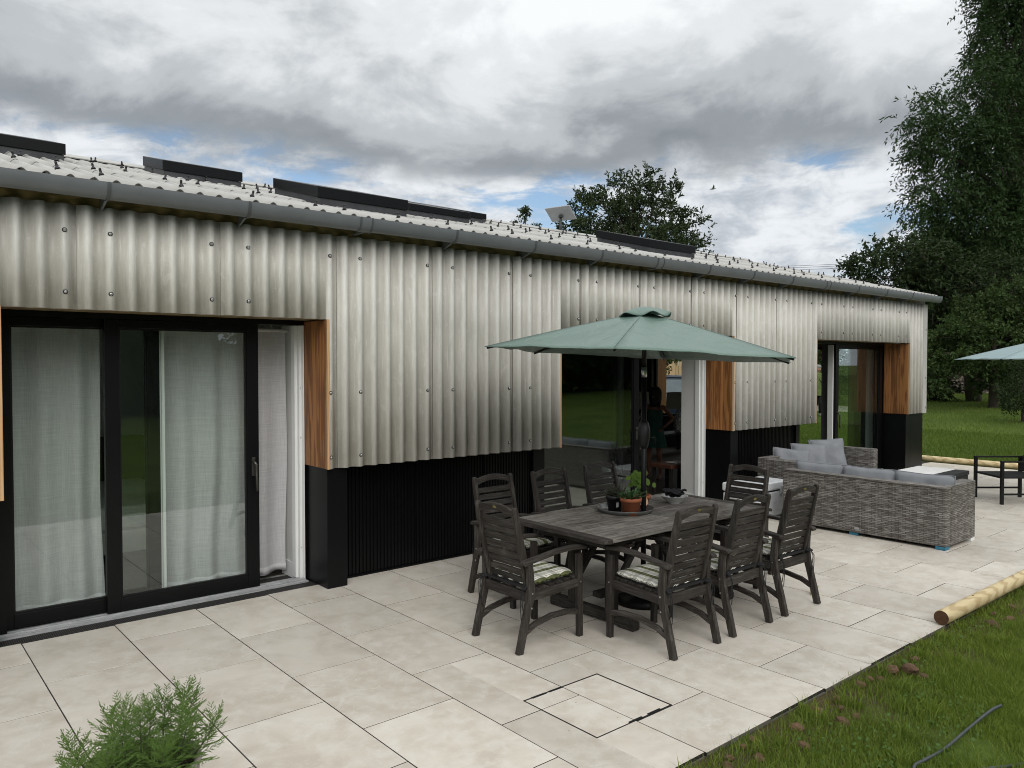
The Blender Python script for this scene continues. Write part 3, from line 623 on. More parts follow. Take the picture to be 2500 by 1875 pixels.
def roof():
    SL = .2556; AMP = .028
    zr = lambda y: 3.274-AMP+SL*(y-.12)
    ro = MB().box(HX0, HX1, .52, 4.2, 3.0, 3.05).obj('roof', 'fascia_timber', house)
    ang = math.atan(SL)
    nrm = (0, -math.sin(ang), math.cos(ang))
    def sheet(xa, xb, y0, y1, off):
        m = MB(); n = max(2, int((xb-xa)/PIT*12)); xs = [xa+(xb-xa)*k/n for k in range(n+1)]; v = []
        for o in (off, off-.007):
            for y in (y0, y1):
                for x in xs:
                    h = AMP*math.cos(2*math.pi*(x+.008)/PIT)+o; v.append((x-xa, y+nrm[1]*h, zr(y)+nrm[2]*h))
        w = n+1; f = []
        for k in range(n):
            f += [(k, k+1, w+k+1, w+k), (2*w+k, 3*w+k, 3*w+k+1, 2*w+k+1), (k, 2*w+k, 2*w+k+1, k+1), (w+k, w+k+1, 3*w+k+1, 3*w+k)]
        f += [(0, w, 3*w, 2*w), (n, 2*w+n, 3*w+n, w+n)]
        m.add(v, f, 0, True); o = m.obj('roof_sheet', 'roof_sheeting', ro, fix=False); o.location = (xa, 0, 0)
    cap = MB().lathe([(.021, 0), (.018, .010), (.010, .018), (.009, .040), (.011, .042), (.007, .053)], 8); cm = cap.mesh('roof_screw'); cm.materials.append(MAT['black_plastic'])
    i = 0; x = HX0
    while x < 14.62:
        xb = min(x+7*PIT+.05, 14.64)
        sheet(x, xb, .085, 1.52, random.uniform(-.002, .003)); sheet(x, xb, 1.36, 2.95, .009+random.uniform(-.002, .003)); sheet(x, xb, 2.8, 4.22, .018+random.uniform(-.002, .003))
        for j, y in enumerate((.52, 1.44, 2.18, 2.88, 3.55, 4.05)):
            for c in (1, 5):
                q = x+(c+((j+i) % 2))*PIT; q = round((q+.008)/PIT)*PIT-.008
                if q < 14.6 and q > -1.2: share('roof_screw', cm, ro, (q, y, zr(y)+AMP+.004+(.009 if y > 1.4 else 0)+(.009 if y > 2.85 else 0)), (ang, 0, random.uniform(0, 6)))
        x += 7*PIT; i += 1
    zt = zr(4.2)+.03
    MB().strip([(4.06, zr(4.06)+.055), (4.2, zt+.05), (4.34, zr(4.06)+.055)], .012, 0, HX0, 14.66).obj('ridge_cap', 'roof_sheeting', ro)
    m = MB(); n = 60
    m.add([(HX0, 4.2, zt), (14.64, 4.2, zt), (14.64, 8.6, 3.2), (HX0, 8.6, 3.2)], [(0, 1, 2, 3)]); m.obj('roof_sheet', 'roof_sheeting', ro)
    MB().prism([(.09, zr(.09)-.03), (4.2, zt-.02), (4.2, zt+.02), (.09, zr(.09)+.012)], 0, 14.615, 14.66).obj('verge_trim', 'roof_sheeting', ro)
    # roof lights: upstand boxes with a dark frame above lead
    for x0, yf, w, d in ((-.12, 2.80, .86, .80), (1.70, 2.90, .84, .72), (2.66, 1.22, 1.03, 1.03), (4.05, 1.72, .86, .84), (5.10, 2.85, .95, .9), (7.57, 1.10, 1.01, 1.0)):
        zb0, zb1 = zr(yf), zr(yf+d)
        fr = MB(); H = .172 if x0 in (4.05, 5.10) else .205; T = .095
        def hull(m, gx, h0, h1, mi=0):
            a = [(x0-gx, yf-gx), (x0+w+gx, yf-gx), (x0+w+gx, yf+d+gx), (x0-gx, yf+d+gx)]
            v = [(x, y, zr(y)+h0) for x, y in a]+[(x, y, zr(y)+h1) for x, y in a]
            m.add(v, [(3, 2, 1, 0), (4, 5, 6, 7), (0, 1, 5, 4), (1, 2, 6, 5), (2, 3, 7, 6), (3, 0, 4, 7)], mi)
        hull(fr, .014, T, H); o = fr.obj('skylight', 'black_frame', ro, bevel=.006)
        fl = MB(); hull(fl, 0, -.04, T-.002); fl.obj('flashing', 'lead_flashing', ro)
roof()
def gutter():
    prof = lambda r: [(.062-r*math.cos(t), 3.215-(r+.040)*math.sin(t)) for t in [math.pi*k/16 for k in range(17)]]
    def sect(x0, x1, ro, ri, par, name, mat='gutter_plastic'):
        o = prof(ro); i = prof(ri); m = MB()
        o = [(o[0][0], o[0][1]+.012)]+o+[(o[-1][0], o[-1][1]+.03)]; i = [(i[0][0], i[0][1]+.012)]+i+[(i[-1][0], i[-1][1]+.03)]
        n = len(o); P = o+i[::-1]; N = len(P)
        v = [(x0, *p) for p in P]+[(x1, *p) for p in P]
        m.add(v, [(k, k+1, N+k+1, N+k) for k in range(n-1)]+[(k, k+1, N+k+1, N+k) for k in range(n, N-1)], 0, True)
        m.add(v, [(k, k+1, N-2-k, N-1-k) for k in range(n-1)]+[(N+k, N+N-1-k, N+N-2-k, N+k+1) for k in range(n-1)]+[(n-1, n, N+n, N+n-1), (N-1, 0, N, 2*N-1)])
        return m.obj(name, mat, par)
    g = sect(HX0, 14.64, .062, .0585, house, 'gutter')
    for x in (-1.47, 2.515, 6.465, 10.445):
        sect(x-.062, x+.062, .0655, .0622, g, 'union')
        for dx in (-.055, .055): sect(x+dx-.007, x+dx+.007, .0705, .0656, g, 'clip', 'bracket_grey')
        m = MB(); m.bar((x, .055, 3.112), (x, .24, 3.11), .03, .012); m.obj('bracket_arm', 'gutter_plastic', g)
    for k in range(-3, 15):
        x = .5+k*.98+.012*k
        if min(abs(x-q) for q in (-1.47, 2.515, 6.465, 10.445, 14.5)) < .25: continue
        b = sect(x-.010, x+.010, .0695, .0622, g, 'bracket', 'bracket_grey'); MB().prism([(.04, 3.128), (.245, 3.17), (.245, 3.06), (.10, 3.112)], 0, x-.008, x+.008).obj('bracket_arm', 'gutter_plastic', g)
    MB().prism(prof(.066)+[(.128, 3.252), (-.004, 3.236)], 0, 14.6405, 14.658).obj('stop_end', 'gutter_plastic', g)
    sect(14.57, 14.605, .066, .0622, g, 'union')
gutter()
def doors():
    def panel(x0, x1, yc, st=.10, top=2.315, bot=.028, th=.055, mid=None, right=True, handle=True, hmat='handle_metal'):
        f = MB(); yb = yc+th; a, b = yc, yb
        f.box(x0, x0+st, a, b, bot, top).box(x1-st, x1, a, b, bot, top).box(x0+st, x1-st, a, b, top-.065, top).box(x0+st, x1-st, a, b, bot, bot+.108)
        o = f.obj('sliding_door', 'black_frame', house, bevel=.003)
        g = .012                                     # stepped glazing bead
        bd = MB()
        for q in ((x0+st+.001, x0+st+g, bot+.109, top-.066), (x1-st-g, x1-st-.001, bot+.109, top-.066), (x0+st+g, x1-st-g, top-.066-g, top-.066), (x0+st+g, x1-st-g, bot+.109, bot+.109+g)): bd.box(q[0], q[1], a+.012, b-.012, q[2], q[3])
        bd.obj('glazing_bead', 'black_metal', o)
        MB().box(x0+st+.0135, x1-st-.0135, yc+.024, yc+.031, bot+.1225, top-.0795).obj('pane', 'glass', o)
        if handle:
            hx = x1-st*.5 if right else x0+st*.5; h = MB(); h.box(hx-.016, hx+.016, yc-.008, yc, 1.0, 1.16); ob = h.obj('handle', hmat, o, bevel=.003)
            MB().tube([(hx-.004, yc-.008, 1.125), (hx-.004, yc-.045, 1.12), (hx+.008, yc-.05, 1.10), (hx+.012, yc-.05, .87)], .011, 8).obj('handle', hmat, o)
        return o
    def inner_stile(x, y):
        s = MB().box(x, x+.045, y, y+.045, .03, 2.30).obj('door_stile', 'black_frame', house)
        w = MB().box(x+.0455, x+.062, y+.004, y+.05, .03, 2.30).box(x+.063, x+.085, y+.012, y+.05, .03, 2.30).box(x+.086, x+.11, y+.004, y+.05, .03, 2.30).obj('door_stile', 'white_frame', house)
        for z in (.58, .70, 1.46, 1.58):
            MB().box(x+.042, x+.066, y-.006, y+.004, z, z+.09).obj('latch_plate', 'dish_grey', w, bevel=.003)
    def outer(a, b, jm='white_frame'):
        MB().box(a+.002, b-.002, .655, .80, 2.318, 2.378).obj('door_head', 'black_frame', house)
        j = MB().box(b-.062, b-.004, .73, .80, .02, 2.317).box(b-.038, b-.012, .69, .7295, .02, 2.317).obj('door_jamb', jm, house, bevel=.003)
        MB().box(b-.0115, b-.002, .66, .73, .02, 2.317).obj('jamb_seal', jm, house)
        for z in (.3, 1.3, 1.75): MB().lathe([(.007, 0), (.007, .004)], 8, (b-.025, .689, z)).obj('keep', 'steel', j)
        MB().box(a+.002, a+.06, .66, .80, .02, 2.317).obj('door_jamb', 'black_frame', house)
        tr = MB().box(a, b, .60, .645, -.02, .012).box(a, b, .655, .668, -.02, .026).box(a, b, .70, .712, -.02, .026).box(a, b, .645, .80, -.02, .006).obj('door_track', 'track_metal', house)
    outer(*OPEN[0]); panel(.602, 1.815, .662, .102); panel(-.10, 1.02, .728, .095, handle=False); inner_stile(.965, .785)
    outer(*OPEN[1]); panel(5.09, 6.845, .662, .098); panel(5.09, 6.62, .728, .08, handle=False); inner_stile(6.50, .785)
    outer(*OPEN[2], 'black_frame'); panel(11.955, 13.70, .662, .105, right=False); panel(12.1, 13.70, .728, .09, handle=False)
    m = MB().box(11.922, 11.952, .70, .79, .03, 2.3).obj('door_stile', 'white_frame', house)
    # slotted drain in front of the bedroom door
    d = thing('drain_channel', 'black slotted drainage channel along the foot of the bedroom door', 'drain', (0, 0, 0))
    MB().box(-3.5, 2.25, .464, .598, -.1, -.025).box(-3.5, 2.25, .464, .474, -.025, -.001).box(-3.5, 2.25, .588, .598, -.025, -.001).obj('channel', 'drain_black', d)
    g = MB(); x = -.9
    while x < 2.25:
        g.box(x, x+.005, .474, .588, -.016, -.002); x += .0135
    for y in (.495, .517, .539, .561): g.box(-.9, 2.25, y, y+.005, -.018, -.003)
    g.obj('grate', 'drain_black', d)
doors()
# ------------------------------------------------------------------ dining set
def make_chair():
    t = thing('garden_chair', '', 'chair'); hw = .262
    for s in (-1, 1):
        x0, x1 = sorted((s*hw, s*(hw-.037)))
        MB().strip([(-.292, 0, .050), (-.262, .12, .05), (-.225, .26, .05), (-.198, .36, .054), (-.190, .45, .052), (-.196, .54, .046), (-.204, .603, .044)], .06, 0, x0, x1).obj('leg', 'wood_z', t, bevel=.004)
        MB().strip([(.283, 0, .042), (.281, .3, .047), (.276, .603, .047)], .055, 0, x0, x1).obj('leg', 'wood_z', t, bevel=.004)
        a0, a1 = sorted((s*(hw+.010), s*(hw-.046)))
        MB().strip([(-.262, .604, .020), (-.245, .614, .03), (-.10, .632, .028), (.06, .652, .028), (.20, .656, .028), (.30, .648, .030), (.335, .640, .022)], .028, 0, a0, a1).obj('arm_rest', 'wood_y', t, bevel=.006)
        b0, b1 = sorted((s*(hw-.006), s*(hw-.034)))
        MB().strip([(-.262, .128), (-.15, .178), (0, .205), (.15, .203), (.28, .178)], .038, 0, b0, b1).obj('stretcher', 'wood_y', t, bevel=.004)
        MB().strip([(-.19, .375), (.0, .382), (.28, .395)], .058, 0, b0, b1).obj('seat_rail', 'wood_y', t, bevel=.004)
        bolt = MB()
        for y, z in ((-.195, .30), (-.188, .40), (.279, .40), (-.235, .617)):
            bolt.tube([(s*(hw-.002), y, z), (s*(hw+.003), y, z)], .0065, 8)
        bolt.obj('bolt', 'steel', t)
    MB().box(-.226, .226, -.212, -.186, .335, .405).obj('seat_rail', 'wood_x', t, bevel=.004)
    MB().box(-.226, .226, .258, .284, .365, .425).obj('seat_rail', 'wood_x', t, bevel=.004)
    for k in range(6):
        y = -.155+k*.077; MB().box(-.225, .225, y, y+.056, .400+.004*k, .418+.004*k).obj('seat_slat', 'wood_x', t, bevel=.003)
    # leaning back: u along the back, d out of it
    B0 = Vector((0, -.165, .395)); lean = math.atan2(.135, .595); up = Vector((0, -math.sin(lean), math.cos(lean))); nn = Vector((0, math.cos(lean), math.sin(lean)))
    LEN = .612; M = Matrix(((1, 0, 0, 0), (0, nn.y, up.y, B0.y), (0, nn.z, up.z, B0.z), (0, 0, 0, 1)))
    def lay(mb, name, mat, bevel=.004):
        mb.v = [tuple(M @ Vector(p)) for p in mb.v]; return mb.obj(name, mat, t, bevel=bevel)
    for s in (-1, 1):
        x0, x1 = sorted((s*.214, s*.184))
        pr = [(-.028, 0), (.028, 0), (.026, .3), (.022, LEN-.02), (.012, LEN), (-.012, LEN), (-.022, LEN-.02), (-.030, .3)]
        lay(MB().prism(pr, 0, x0, x1), 'back_post', 'wood_z', .006)
    n = 14; top = []; bot = []
    for k in range(n+1):
        x = -.184+.368*k/n; c = 1-(x/.184)**2; top.append((x, LEN-.022+.034*c)); bot.append((x, LEN-.076+.036*c))
    rail = lay(MB().prism(top+bot[::-1], 1, -.012, .010), 'top_rail', 'wood_x')
    for k in range(8):
        z = .050+k*.0595; lay(MB().box(-.1835, .1835, -.009, .008, z, z+.047), 'back_slat', 'wood_x')
    lay(MB().lathe([(.016, -.0145), (.016, -.0115)], 14, (0, 0, 0)), 'badge', 'brass', 0)
    bd = [o for o in t.children if o.name.startswith('badge')][-1]
    mb = MB(); pts = [(.020*math.cos(a*math.pi/8), LEN-.014+.010*math.sin(a*math.pi/8)) for a in range(16)]; mb.prism(pts, 1, -.0155, -.0125)
    me = mb.mesh('badge'); me.transform(M); me.materials.append(MAT['brass']); bd.data = me
    return t
def cushion_mesh():
    m = MB(); n = 26
    def side(sg):
        def fn(u, v):
            a, b = u*2-1, v*2-1; e = (1-abs(a)**6)*(1-abs(b)**6); h = .030*max(0, e)**.5
            h += .004*math.sin(a*9+b*2)*max(0, e)*mnoise.noise((a*3, b*3, 1.)); ed = 1-max(abs(a), abs(b))
            fr = .006*math.sin(40*a+31*b)*(1 if ed < .06 else 0)
            x = a*(.218+.006*math.sin(11*b)); y = b*(.222+.005*math.sin(12*a)); return (x, y, sg*h+(fr if ed < .06 else 0))
        return fn
    m.grid(side(1), n, n); m.grid(side(-1), n, n); me = m.mesh('seat_cushion'); me.materials.append(MAT['plaid']); return me
def ties_mesh():
    m = MB(); rr = random.Random(5)
    for s in (-1, 1):
        m.tube([(s*.19, -.205, -.012), (s*.214, -.235, -.02), (s*.236, -.245, -.018), (s*.238, -.225, -.012), (s*.2, -.212, -.006)], .010, 6)
        m.tube([(s*.222, -.245, -.02), (s*.226, -.262, -.06), (s*.218, -.258, -.14), (s*.214, -.25, -.235)], .0032, 5)
        m.tube([(s*.222, -.245, -.02), (s*.242, -.262, -.055), (s*.240, -.262, -.12), (s*.246, -.255, -.19)], .0032, 5)
    m.box(-.2, .2, -.214, .2, -.024, -.014)
    me = m.mesh('tie'); me.materials.append(MAT['black_cloth']); return me
TX, TY = 4.10, -1.735
def dining():
    ch = make_chair(); cm = cushion_mesh(); tm = ties_mesh(); first = True
    spots = [ # x, y of the seat centre, heading, label, cushion label
        (2.835, -1.727, -90, 'weathered slatted armchair at the near short end of the dining table', 'plaid cushion on the chair at the near short end of the table'),
        (3.512, -2.415, 0, 'weathered slatted armchair on the lawn side of the table, nearest the camera', 'plaid cushion on the nearest chair of the lawn side'),
        (4.186, -2.412, 2, 'weathered slatted armchair in the middle of the lawn side of the table', 'plaid cushion on the middle chair of the lawn side'),
        (4.905, -2.408, 1, 'weathered slatted armchair on the lawn side, last before the wicker sofa', 'plaid cushion with loose ties on the lawn-side chair nearest the sofa'),
        (3.405, -.90, 180, 'slatted armchair against the black plinth, leftmost of the wall-side three', 'plaid cushion on the leftmost wall-side chair, half hidden by the table'),
        (4.050, -.94, 182, 'slatted armchair in the middle of the three with backs to the wall', 'plaid cushion on the middle wall-side chair, hidden behind the table'),
        (4.722, -.94, 180, 'slatted armchair with its back to the glass door, behind the potted plants', None),
        (5.375, -1.715, 90, 'slatted armchair at the far end of the table, in front of the white cooler', None)]
    for i, (x, y, a, lab, cl) in enumerate(spots):
        if i == 0: o = ch; o.location = (x, y, 0); o.rotation_euler = (0, 0, R(a)); o['label'] = lab; o['group'] = 'dining chairs round the table'
        else: o = dup(ch, (x, y, 0), R(a+random.uniform(-1.5, 1.5)), lab, 'dining chairs round the table')
        if cl:
            c = thing('seat_cushion', cl, 'cushion', (x, y, .452), R(a), 'plaid seat cushions'); k = share('cushion', cm, c, (0, .035, .006), (R(2), 0, 0)); share('tie', tm, c)
dining()
def table():
    t = thing('dining_table', 'long weathered slatted dining table under the green parasol', 'table', (TX, TY, 0)); L, Wd, Z = 1.01, .515, .742
    def plank(x0, x1, y0, y1, mat='table_wood', rc=0):
        MB().box(x0, x1, y0, y1, Z-.030, Z).obj('plank', mat, t, bevel=.004)
    for s in (-1, 1):
        xs = (.004*s, s*(L-.085)); x0, x1 = sorted(xs); n = 9; w = 2*Wd/n
        for k in range(n): plank(x0, x1, -Wd+k*w+.002, -Wd+(k+1)*w-.002)
        r = .055; xe = s*L; xi = s*(L-.082); pts = [(xi, -Wd), (xe-s*r, -Wd)]+[(xe-s*r+s*r*math.sin(a), -Wd+r-r*math.cos(a)) for a in (R(25), R(50), R(75))]+[(xe, -Wd+r), (xe, Wd-r)]+[(xe-s*r+s*r*math.cos(a), Wd-r+r*math.sin(a)) for a in (R(25), R(50), R(75))]+[(xe-s*r, Wd), (xi, Wd)]
        MB().prism(pts, 2, Z-.034, Z+.001).obj('end_board', 'wood_y', t, bevel=.006)
    for y in (-.36, .36): MB().box(-.88, .88, y-.017, y+.017, Z-.10, Z-.031).obj('apron', 'wood_x', t, bevel=.003)
    for x in (-.86, .86): MB().box(x-.016, x+.016, -.343, .343, Z-.10, Z-.031).obj('apron', 'wood_y', t, bevel=.003)
    for x in (-.60, .60):
        for y in (-.2, .2): MB().box(x-.045, x+.045, y-.03, y+.03, .085, Z-.036).obj('leg', 'wood_z', t, bevel=.004)
        pts = [(-.45, .02), (-.44, 0), (-.30, 0), (-.27, .02), (.27, .02), (.30, 0), (.44, 0), (.45, .02), (.45, .06), (.42, .088), (-.42, .088), (-.45, .06)]
        MB().prism(pts, 0, x-.035, x+.035).obj('foot', 'wood_y', t, bevel=.006)
        MB().box(x-.03, x+.03, -.40, .40, Z-.125, Z-.1005).obj('bearer', 'wood_y', t, bevel=.003)
        s = 1 if x > 0 else -1
        for y in (-.2, .2): MB().bar((x-s*.05, y, .28), (x-s*.36, y, Z-.105), .035, .045).obj('brace', 'wood_x', t, bevel=.003)
    MB().box(-.555, .555, -.045, .045, .14, .185).obj('stretcher', 'wood_x', t, bevel=.004)
    for x in (-.30, -.10, .12, .30): MB().box(x-.02, x+.02, -.17, .17, Z-.06, Z-.031).obj('slide_rail', 'wood_y', t)
table()
def parasol(name, label, c, Rr, zr, zt, phi, tilt, mat, pole=True):
    t = thing(name, label, 'parasol', (c[0], c[1], 0), 0, 'garden parasols')
    V = [Vector((Rr*math.cos(phi+k*math.pi/3), Rr*math.sin(phi+k*math.pi/3), 0)) for k in range(6)]
    for v in V: v.z = zr+tilt[0]*v.x+tilt[1]*v.y
    top = Vector((0, 0, zt)); m = MB(); nu, nv = 12, 14; r0 = .045
    for k in range(6):
        a, b = V[k], V[(k+1) % 6]
        def fn(u, v, a=a, b=b):
            q = a.lerp(b, u); s = r0+(1-r0)*v; p = top.lerp(q, s); bow = 4*u*(1-u)
            rad = math.sin(math.pi*s)*.006              # ribs bow up, cloth sags between
            p = p+Vector((0, 0, rad-.028*bow*s*(1-s)*2)); pull = .032*bow*s**3; p.x *= 1-pull; p.y *= 1-pull
            p.z += .014*bow*mnoise.noise((q.x*3.5*s, q.y*3.5*s, k*3.))+.006*bow*math.sin(9*s+4*u+k)*s; return tuple(p)
        m.grid(fn, nu, nv)
    cn = m.obj('canopy', mat, t, fix=False); so = cn.modifiers.new('cloth', 'SOLIDIFY'); so.thickness = .003
    for v in V:
        MB().tube([top.lerp(v, s)+Vector((0, 0, math.sin(math.pi*s)*.006+.0022)) for s in (.06, .25, .5, .75, .995)], .0032, 5).obj('seam', 'parasol_seam' if mat == 'parasol_green' else mat, t)
    m = MB()
    def vent(u, v):
        a = u*2*math.pi; r = .012+.20*v; w = (.5+.5*math.cos(6*(a-phi)))
        z = zt+.040-.012*v-.070*v*v*(.62+.38*w)+.012*(1-w)*v*v*math.sin(5*a); return (r*math.cos(a)*(1+.05*math.sin(5*a)*v), r*math.sin(a), z)
    m.grid(vent, 54, 7); ve = m.obj('vent', mat, t, fix=False); so = ve.modifiers.new('cloth', 'SOLIDIFY'); so.thickness = .004
    for v in V:
        d = Vector((v.x, v.y, 0)).normalized(); rb = [top.lerp(v, s)+Vector((0, 0, math.sin(math.pi*s)*.006-.014)) for s in (.05, .25, .5, .75, .985)]
        MB().tube(rb, .0085, 6).obj('rib', 'black_metal', t)
        MB().tube([Vector((0, 0, zt-.26))+d*.03, top.lerp(v, .52)+Vector((0, 0, -.02))], .007, 6).obj('strut', 'black_metal', t)
    MB().tube([(0, 0, .05), (0, 0, 1.86)], .0215, 14).obj('pole', 'black_metal', t)
    MB().tube([(0, 0, 1.8605), (0, 0, 1.945)], .024, 14).obj('tilt_joint', 'steel', t)
    MB().tube([(0, 0, 1.9455), (0, 0, zt+.04)], .0205, 14).obj('pole', 'black_metal', t)
    MB().lathe([(.03, -.03), (.035, 0), (.03, .03)], 14, (0, 0, zt-.26)).obj('hub', 'black_plastic', t)
    b = MB().lathe([(.024, -.11), (.036, -.08), (.047, -.02), (.047, .05), (.034, .10), (.024, .115)], 14, (0, 0, 1.385), sx=1.0, sy=1.15).obj('crank_housing', 'black_plastic', t)
    MB().tube([(.03, -.03, 1.36), (.075, -.05, 1.36), (.075, -.05, 1.30)], .007, 6).obj('crank_handle', 'black_metal', b)
    MB().lathe([(.235, 0), (.235, .035), (.20, .06), (.05, .075), (.032, .09), (.032, .28)], 26).obj('base', 'black_metal', t)
    return t
parasol('parasol', 'green hexagonal parasol standing through the dining table', (TX, TY-.003), 1.335, 2.043, 2.395, R(-88.4), (-.038, .025), 'parasol_green')
parasol('parasol', 'pale blue-grey parasol cut off by the frame at the lawn edge', (12.72, -2.35), 1.34, 2.04, 2.38, R(-88.4+13), (0, 0), 'parasol_blue')
# ------------------------------------------------------------------ table top
def leafcard(m, p, d, up, w, l, bend=.15, mi=0, fold=.12):
    d = Vector(d).normalized(); up = Vector(up); s = d.cross(up)
    s = s.normalized() if s.length > 1e-4 else Vector((1, 0, 0)); n = s.cross(d); p = Vector(p)
    pts = [(0, 0, .12), (.35, 0, .9), (.7, -.5*bend, .8), (1, -bend, .06)]; v = []
    for a, b, c in pts:
        q = p+d*(l*a)+n*(l*b); v += [q-s*(w/2*c)+n*(w*fold*c), q, q+s*(w/2*c)+n*(w*fold*c)]
    m.add(v, [f for i in range(3) for f in ((i*3, i*3+1, i*3+4, i*3+3), (i*3+1, i*3+2, i*3+5, i*3+4))], mi, True)
def pot_prof(r0, r1, h, rim=.012, rh=.03, wall=.006):
    return [(r0, 0), (r0+(r1-r0)*(1-rh/h), h-rh), (r1+rim*.5, h-rh+.001), (r1+rim*.5, h), (r1-wall, h), (r1-wall-.003, h-.02), (r0*.9, h-.025)]
ZT_ = .743
def tabletop():
    tr = thing('plant_tray', 'round shallow smoky tray under the potted plants on the table', 'tray', (4.03, -1.60, ZT_))
    MB().lathe([(.02, .002), (.215, .002), (.232, .032), (.236, .034), (.236, .030), (.220, -.0), (.02, -.0)], 40, sx=1, sy=1, cap=False).obj('dish', 'clear_tray', tr)
    p1 = thing('potted_plant', 'succulent in a terracotta pot in front of the other plants on the table', 'potted plant', (3.945, -1.735, ZT_+.004), 0, 'plants on the dining table')
    MB().lathe(pot_prof(.070, .083, .135), 28).obj('pot', 'terracotta', p1); MB().lathe([(.001, .118), (.077, .118)], 20, cap=False).obj('soil', 'soil', p1)
    m = MB(); rr = random.Random(3)
    for k in range(150):
        a = rr.uniform(0, 6.28); r = rr.uniform(0, .085); e = rr.uniform(.25, 1.2); p = (r*math.cos(a), r*math.sin(a), .118+rr.uniform(0, .05)); d = (math.cos(a)*math.cos(e), math.sin(a)*math.cos(e), math.sin(e))
        leafcard(m, p, d, (0, 0, 1), rr.uniform(.012, .022), rr.uniform(.03, .07), rr.uniform(-.1, .4))
    m.obj('leaves', 'succulent', p1, fix=False)
    p2 = thing('potted_plant', 'spiky dark aloe in a black plastic pot on the table', 'potted plant', (3.985, -1.525, ZT_+.004), 0, 'plants on the dining table')
    MB().lathe(pot_prof(.055, .075, .125, .006), 24).obj('pot', 'black_plastic', p2); MB().lathe([(.001, .108), (.068, .108)], 20, cap=False).obj('soil', 'soil', p2)
    MB().box(-.012, .012, -.002, .002, -.02, .02).obj('price_label', 'white_frame', p2).location = (-.035, -.062, .055)
    m = MB()
    for k in range(190):
        a = rr.uniform(0, 6.28); e = rr.uniform(-.15, 1.3); l = rr.uniform(.05, .125); d = Vector((math.cos(a)*math.cos(e), math.sin(a)*math.cos(e), math.sin(e)))
        p = Vector((rr.uniform(-.04, .04), rr.uniform(-.04, .04), .115)); m.tube([p, p+d*l*.5+Vector((0, 0, .006)), p+d*l], [.0045, .0035, .0006], 4)
    m.obj('leaves', 'spiky_leaf', p2, fix=False)
    p3 = thing('potted_plant', 'round-leaved plant on long stalks in a small clay pot behind the terracotta pot', 'potted plant', (4.235, -1.60, ZT_), 0, 'plants on the dining table')
    MB().lathe(pot_prof(.050, .075, .115), 24).obj('pot', 'terracotta', p3); MB().lathe([(.001, .10), (.066, .10)], 20, cap=False).obj('soil', 'soil', p3)
    st = MB(); lf = MB()
    for k in range(26):
        a = rr.uniform(0, 6.28) if k > 9 else rr.uniform(2.0, 4.6); h = rr.uniform(.04, .205); r = rr.uniform(.02, .12)
        tip = Vector((r*math.cos(a), r*math.sin(a), .11+h)); p0 = Vector((rr.uniform(-.02, .02), rr.uniform(-.02, .02), .10)); mid = p0.lerp(tip, .55)+Vector((0, 0, .03))
        st.tube([p0, mid, tip], .0018, 5); R_ = rr.uniform(.018, .033); nd = Vector((math.cos(a)*.5-.35, math.sin(a)*.5-.55, rr.uniform(.15, .9))).normalized(); s = nd.orthogonal().normalized(); t2 = nd.cross(s)
        v = [tip+nd*.004]+[tip+(s*math.cos(q*.6283)+t2*math.sin(q*.6283))*R_*(1+.05*math.sin(3*q))+nd*(-.003) for q in range(10)]
        lf.add(v, [(0, 1+q, 1+(q+1) % 10) for q in range(10)], 0, True)
    st.obj('stalks', 'stem_green', p3, fix=False); lf.obj('leaves', 'round_leaf', p3, fix=False)
    m = MB(); tip = Vector((-.055, -.06, .075)); nd = Vector((-.5, -.8, .25)).normalized(); s = nd.orthogonal().normalized(); t2 = nd.cross(s)
    m.add([tip]+[tip+(s*math.cos(q*.6283)+t2*math.sin(q*.6283)*1.2)*.042+nd*.01 for q in range(10)], [(0, 1+q, 1+(q+1) % 10) for q in range(10)], 0, True); m.obj('dead_leaf', 'pale_edge', p3, fix=False)
    bw = thing('bowl', 'white bowl on the table filled with dark folded cloths', 'bowl', (4.655, -1.62, ZT_), 0)
    MB().lathe([(.052, 0), (.056, .008), (.09, .03), (.118, .062), (.121, .064), (.114, .060), (.05, .018), (.01, .016)], 32, cap=False).obj('dish', 'ceramic', bw)
    nk = thing('napkins', 'heap of dark navy cloths in the white bowl', 'cloth', (4.655, -1.62, ZT_+.05))
    for k in range(7):
        a = rr.uniform(0, 3.1); m = MB(); w, l = rr.uniform(.05, .08), rr.uniform(.15, .24)
        m.grid(lambda u, v, a=a, w=w, l=l, k=k: ((u-.5)*l*math.cos(a)-(v-.5)*w*math.sin(a), (u-.5)*l*math.sin(a)+(v-.5)*w*math.cos(a), .006+.008*k*.8+.022*abs(u-.5)*2+.008*math.sin(u*17+k)+.006*math.sin(v*9)), 16, 6)
        o = m.obj('cloth_fold', 'navy_cloth', nk, fix=False); so = o.modifiers.new('t', 'SOLIDIFY'); so.thickness = .006
tabletop()
